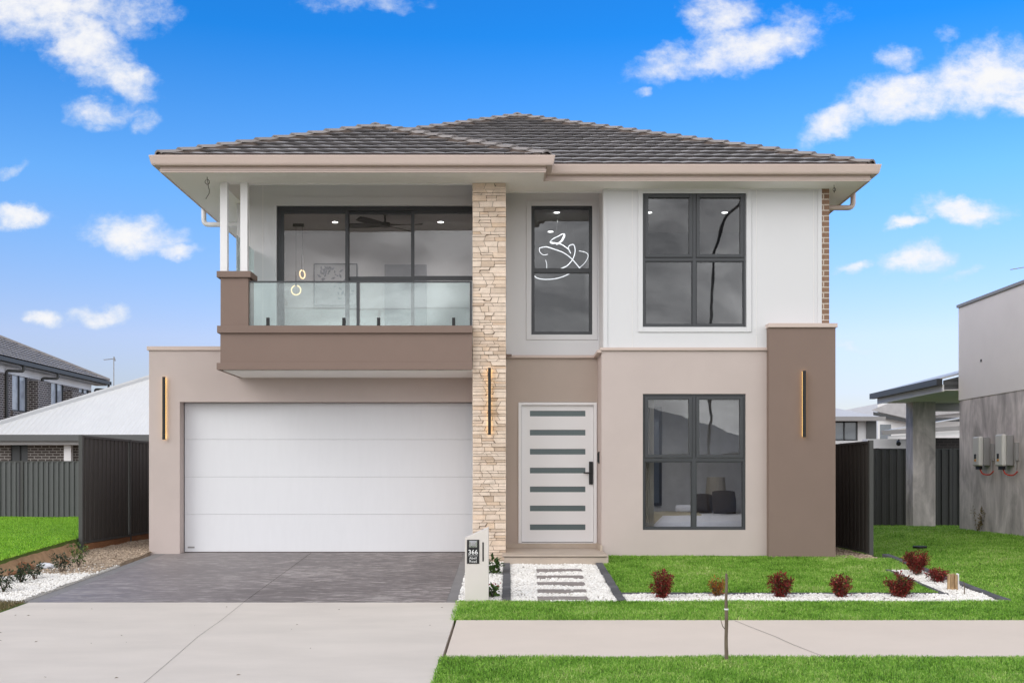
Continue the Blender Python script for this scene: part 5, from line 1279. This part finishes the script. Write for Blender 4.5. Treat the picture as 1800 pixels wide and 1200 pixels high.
# inverters on the cement wall
def inverter(px0, px1, y0, y1, lab):
    # the wall face runs along X = 10; the box hangs between two depths
    da, db = 10 * 2000 / (px1 - 893), 10 * 2000 / (px0 - 893)
    dm = (da + db) / 2; r = empty('solar_inverter', 10, dm, (836 - y1) * dm / 2000, lab, 'inverter', 'solar inverters on the cement wall')
    h1, h0 = (836 - y0) * dm / 2000, (836 - y1) * dm / 2000; w = .36
    b = MB(); b.box(9.86, 9.985, dm - w / 2, dm + w / 2, h0, h1 - .02); b.build('case', inv_side, r, bevel=.01)
    b = MB(); b.box(9.76, 9.86, dm - w / 2 + .01, dm + w / 2 - .01, h0 - .01, h1); b.build('cover', inv_white, r, bevel=.03)
    b = MB(); b.box(9.752, 9.76, dm - .02, dm + .06, h0 + .14, h0 + .24); b.build('display', black, r)
    b = MB(); b.box(9.752, 9.76, dm - .02, dm + .06, h0 + .09, h0 + .13); b.build('sticker', orange_m, r)
    b = MB(); b.box(9.80, 9.86, dm - .1, dm + .1, h0 - .08, h0 - .01); b.build('plug', black, r)
    b = MB(); b.tube(smoothp([(9.83, dm - .05, h0 - .07), (9.86, dm - .12, h0 - .17), (9.92, dm - .3, h0 - .19), (9.95, dm - .42, h0 - .12)], 4), .014, 6); b.build('red_conduit', red_m, r)
    b = MB(); b.tube([(9.95, dm - .35, h0 - .13), (9.95, dm - .35, h0 + .25)], .015, 6); b.box(9.93, 9.99, dm - .39, dm - .31, h0 + .1, h0 + .45); b.build('switch_box', inv_side, r)
inverter(1719, 1752, 767, 818, 'left of the two white inverters on the cement wall'); inverter(1759, 1794, 763, 818, 'right of the two white inverters, near the picture edge')
a2 = empty('tv_antenna', 10.7, 23, 3.78, 'antenna tip above the pale right wall at the picture edge', 'antenna', 'television antennas')
mb = MB(); mb.tube([(10.6, 23.2, 3.8), (10.6, 23.2, 4.28)], .012, 5); mb.build('mast', inv_side, a2); mb = MB(); mb.tube([(10.24, 23.2, 4.20), (10.72, 23.2, 4.28)], .009, 5); mb.build('aerial', inv_side, a2)
# far houses on the right
f1 = empty('rear_house', 10, 43, -1.2, 'cream house with pale hip roof and sliding window behind the right fence', 'house')
mb = MB(); quadroof(mb, (2, 13.22, 40, 52), 2.06, .30, cgrey_roof); mb.build('roof', None, f1)
mb = MB(); mb.box(2, 13.25, 39.9, 40, 1.93, 2.08); mb.build('gutter', inv_side, f1)
mb = MB(); wall(mb, 2.5, 12.75, -1.2, 1.96, 40.5, .2, [(9.9, 12.45, 1.25, 1.94)], white_clad); mb.build('wall', None, f1)
mb = MB(); mb.box(12.75, 13.1, 40.45, 50, -1.2, 1.96); mb.build('corner_panel', fence_w, f1)
mb = MB(); frame(mb, 9.9, 12.45, 1.25, 1.94, 40.52, 40.6, .05); mb.box(11.95, 12.0, 40.52, 40.6, 1.25, 1.94); w = mb.build('window', char, f1)
mb = MB(); mb.box(9.95, 12.4, 40.55, 40.57, 1.28, 1.9); mb.build('pane', g_far, w)
f2 = empty('tiled_house', 19, 55, -1.2, 'white two storey house with dark tiled roof seen left of the porch column', 'house')
mb = MB(); D = 52.0
mb.poly([(16.6, D, 3.0), (19.2, D, 4.05), (21.5, D, 4.05), (21.5, D - .6, 2.95), (18.0, D - .6, 2.6)], [(0, 4, 1), (4, 3, 2, 1)]); mb.build('roof', tile_m, f2)
mb = MB(); mb.poly([(16.7, D + .02, 2.72), (18.0, D - .58, 2.42), (18.0, D - .58, 2.58), (16.7, D + .02, 2.92)], [(0, 1, 2, 3)]); mb.box(18.0, 21.5, D - .66, D - .58, 2.45, 2.62); mb.build('gutter', char, f2)
mb = MB(); mb.box(16.9, 21.3, D, D + 5, -1.2, 3.3); mb.build('wall', trim_white, f2)
mb = MB(); mb.box(17.0, 17.5, D - .02, D + .0, 1.5, 2.35); mb.build('window', g_far, f2)
mb = MB(); mb.tube(arc([(18.3, D - .6, 2.45), (18.3, D - .4, 2.1), (18.9, D - .1, 1.9)], .08), .06, 8); mb.build('downpipe', trim_white, f2)
f3 = empty('low_house', 15, 36, -1.2, 'low white and black brick house with pale gutters beyond the dark rear fence', 'house')
D = 34.0
mb = MB(); slab(mb, 11.5, 16, D, D + .9, 1.36, .17, .03); mb.build('roof', cgrey_roof, f3)
mb = MB(); slab(mb, 11.15, 14.0, D - .1, D, 1.22, .06, .13); mb.build('gutter', inv_side, f3)
mb = MB(); slab(mb, 11.35, 14.0, D - .04, D + .03, 1.10, .06, .09); mb.build('fascia', trim_white, f3)
mb = MB(); mb.box(10.9, 12.6, D + .5, D + 1.0, -1.2, 1.12, white_clad); mb.box(12.6, 16, D + .45, D + .6, -1.2, 1.15, brickB); mb.build('wall', None, f3)
mb = MB()
for q in (11.75, 12.05): mb.tube([(q, D + .2, 1.1), (q, D + .2, 1.03)], .02, 6); mb.tube([(q - .03, D + .2, 1.03), (q - .06, D + .05, .96)], [.04, .07], 10)
mb.build('flood_light', black, f3)

# ================================================================== ACROSS THE STREET (only its reflection shows)
oh = empty('opposite_house', 6, -22, -1.8, 'grey roofed brick house across the street, seen only as a reflection', 'house')
mb = MB(); quadroof(mb, (-2, 14, -34, -20), 1.1, .42, cgrey_roof); mb.build('roof', None, oh)
mb = MB(); mb.box(-1.4, 13.4, -33, -20.6, -1.8, 1.1); mb.build('wall', brickD, oh)
mb = MB(); mb.box(1.5, 4.2, -20.62, -20.5, -.8, .6); mb.build('window', g_far, oh); mb = MB(); mb.box(7, 12, -20.62, -20.5, -1.8, .7); mb.build('garage_door', inv_side, oh)
sl = empty('street_lamp', 7.9, -9, -1.8, 'leaning street lamp across the road, seen only reflected in the upper window', 'street lamp')
mb = MB(); LP = [(7.9, -9, -1.8), (7.95, -9, 3), (8.0, -9, 5.96), (8.06, -9, 7.75), (8.1, -9, 8.65), (8.27, -9, 9.3), (8.5, -9, 10.1), (9.12, -9, 10.73), (9.2, -9, 11.4)]
mb.tube(smoothp(LP, 5), .058, 8); mb.build('pole', fence_m, sl, smooth=True)
mb = MB(); mb.box(7.3, 8.1, -9.08, -8.95, 4.4, 4.5); mb.box(7.35, 8.0, -9.08, -8.95, 5.2, 5.28); mb.build('bracket', fence_m, sl)
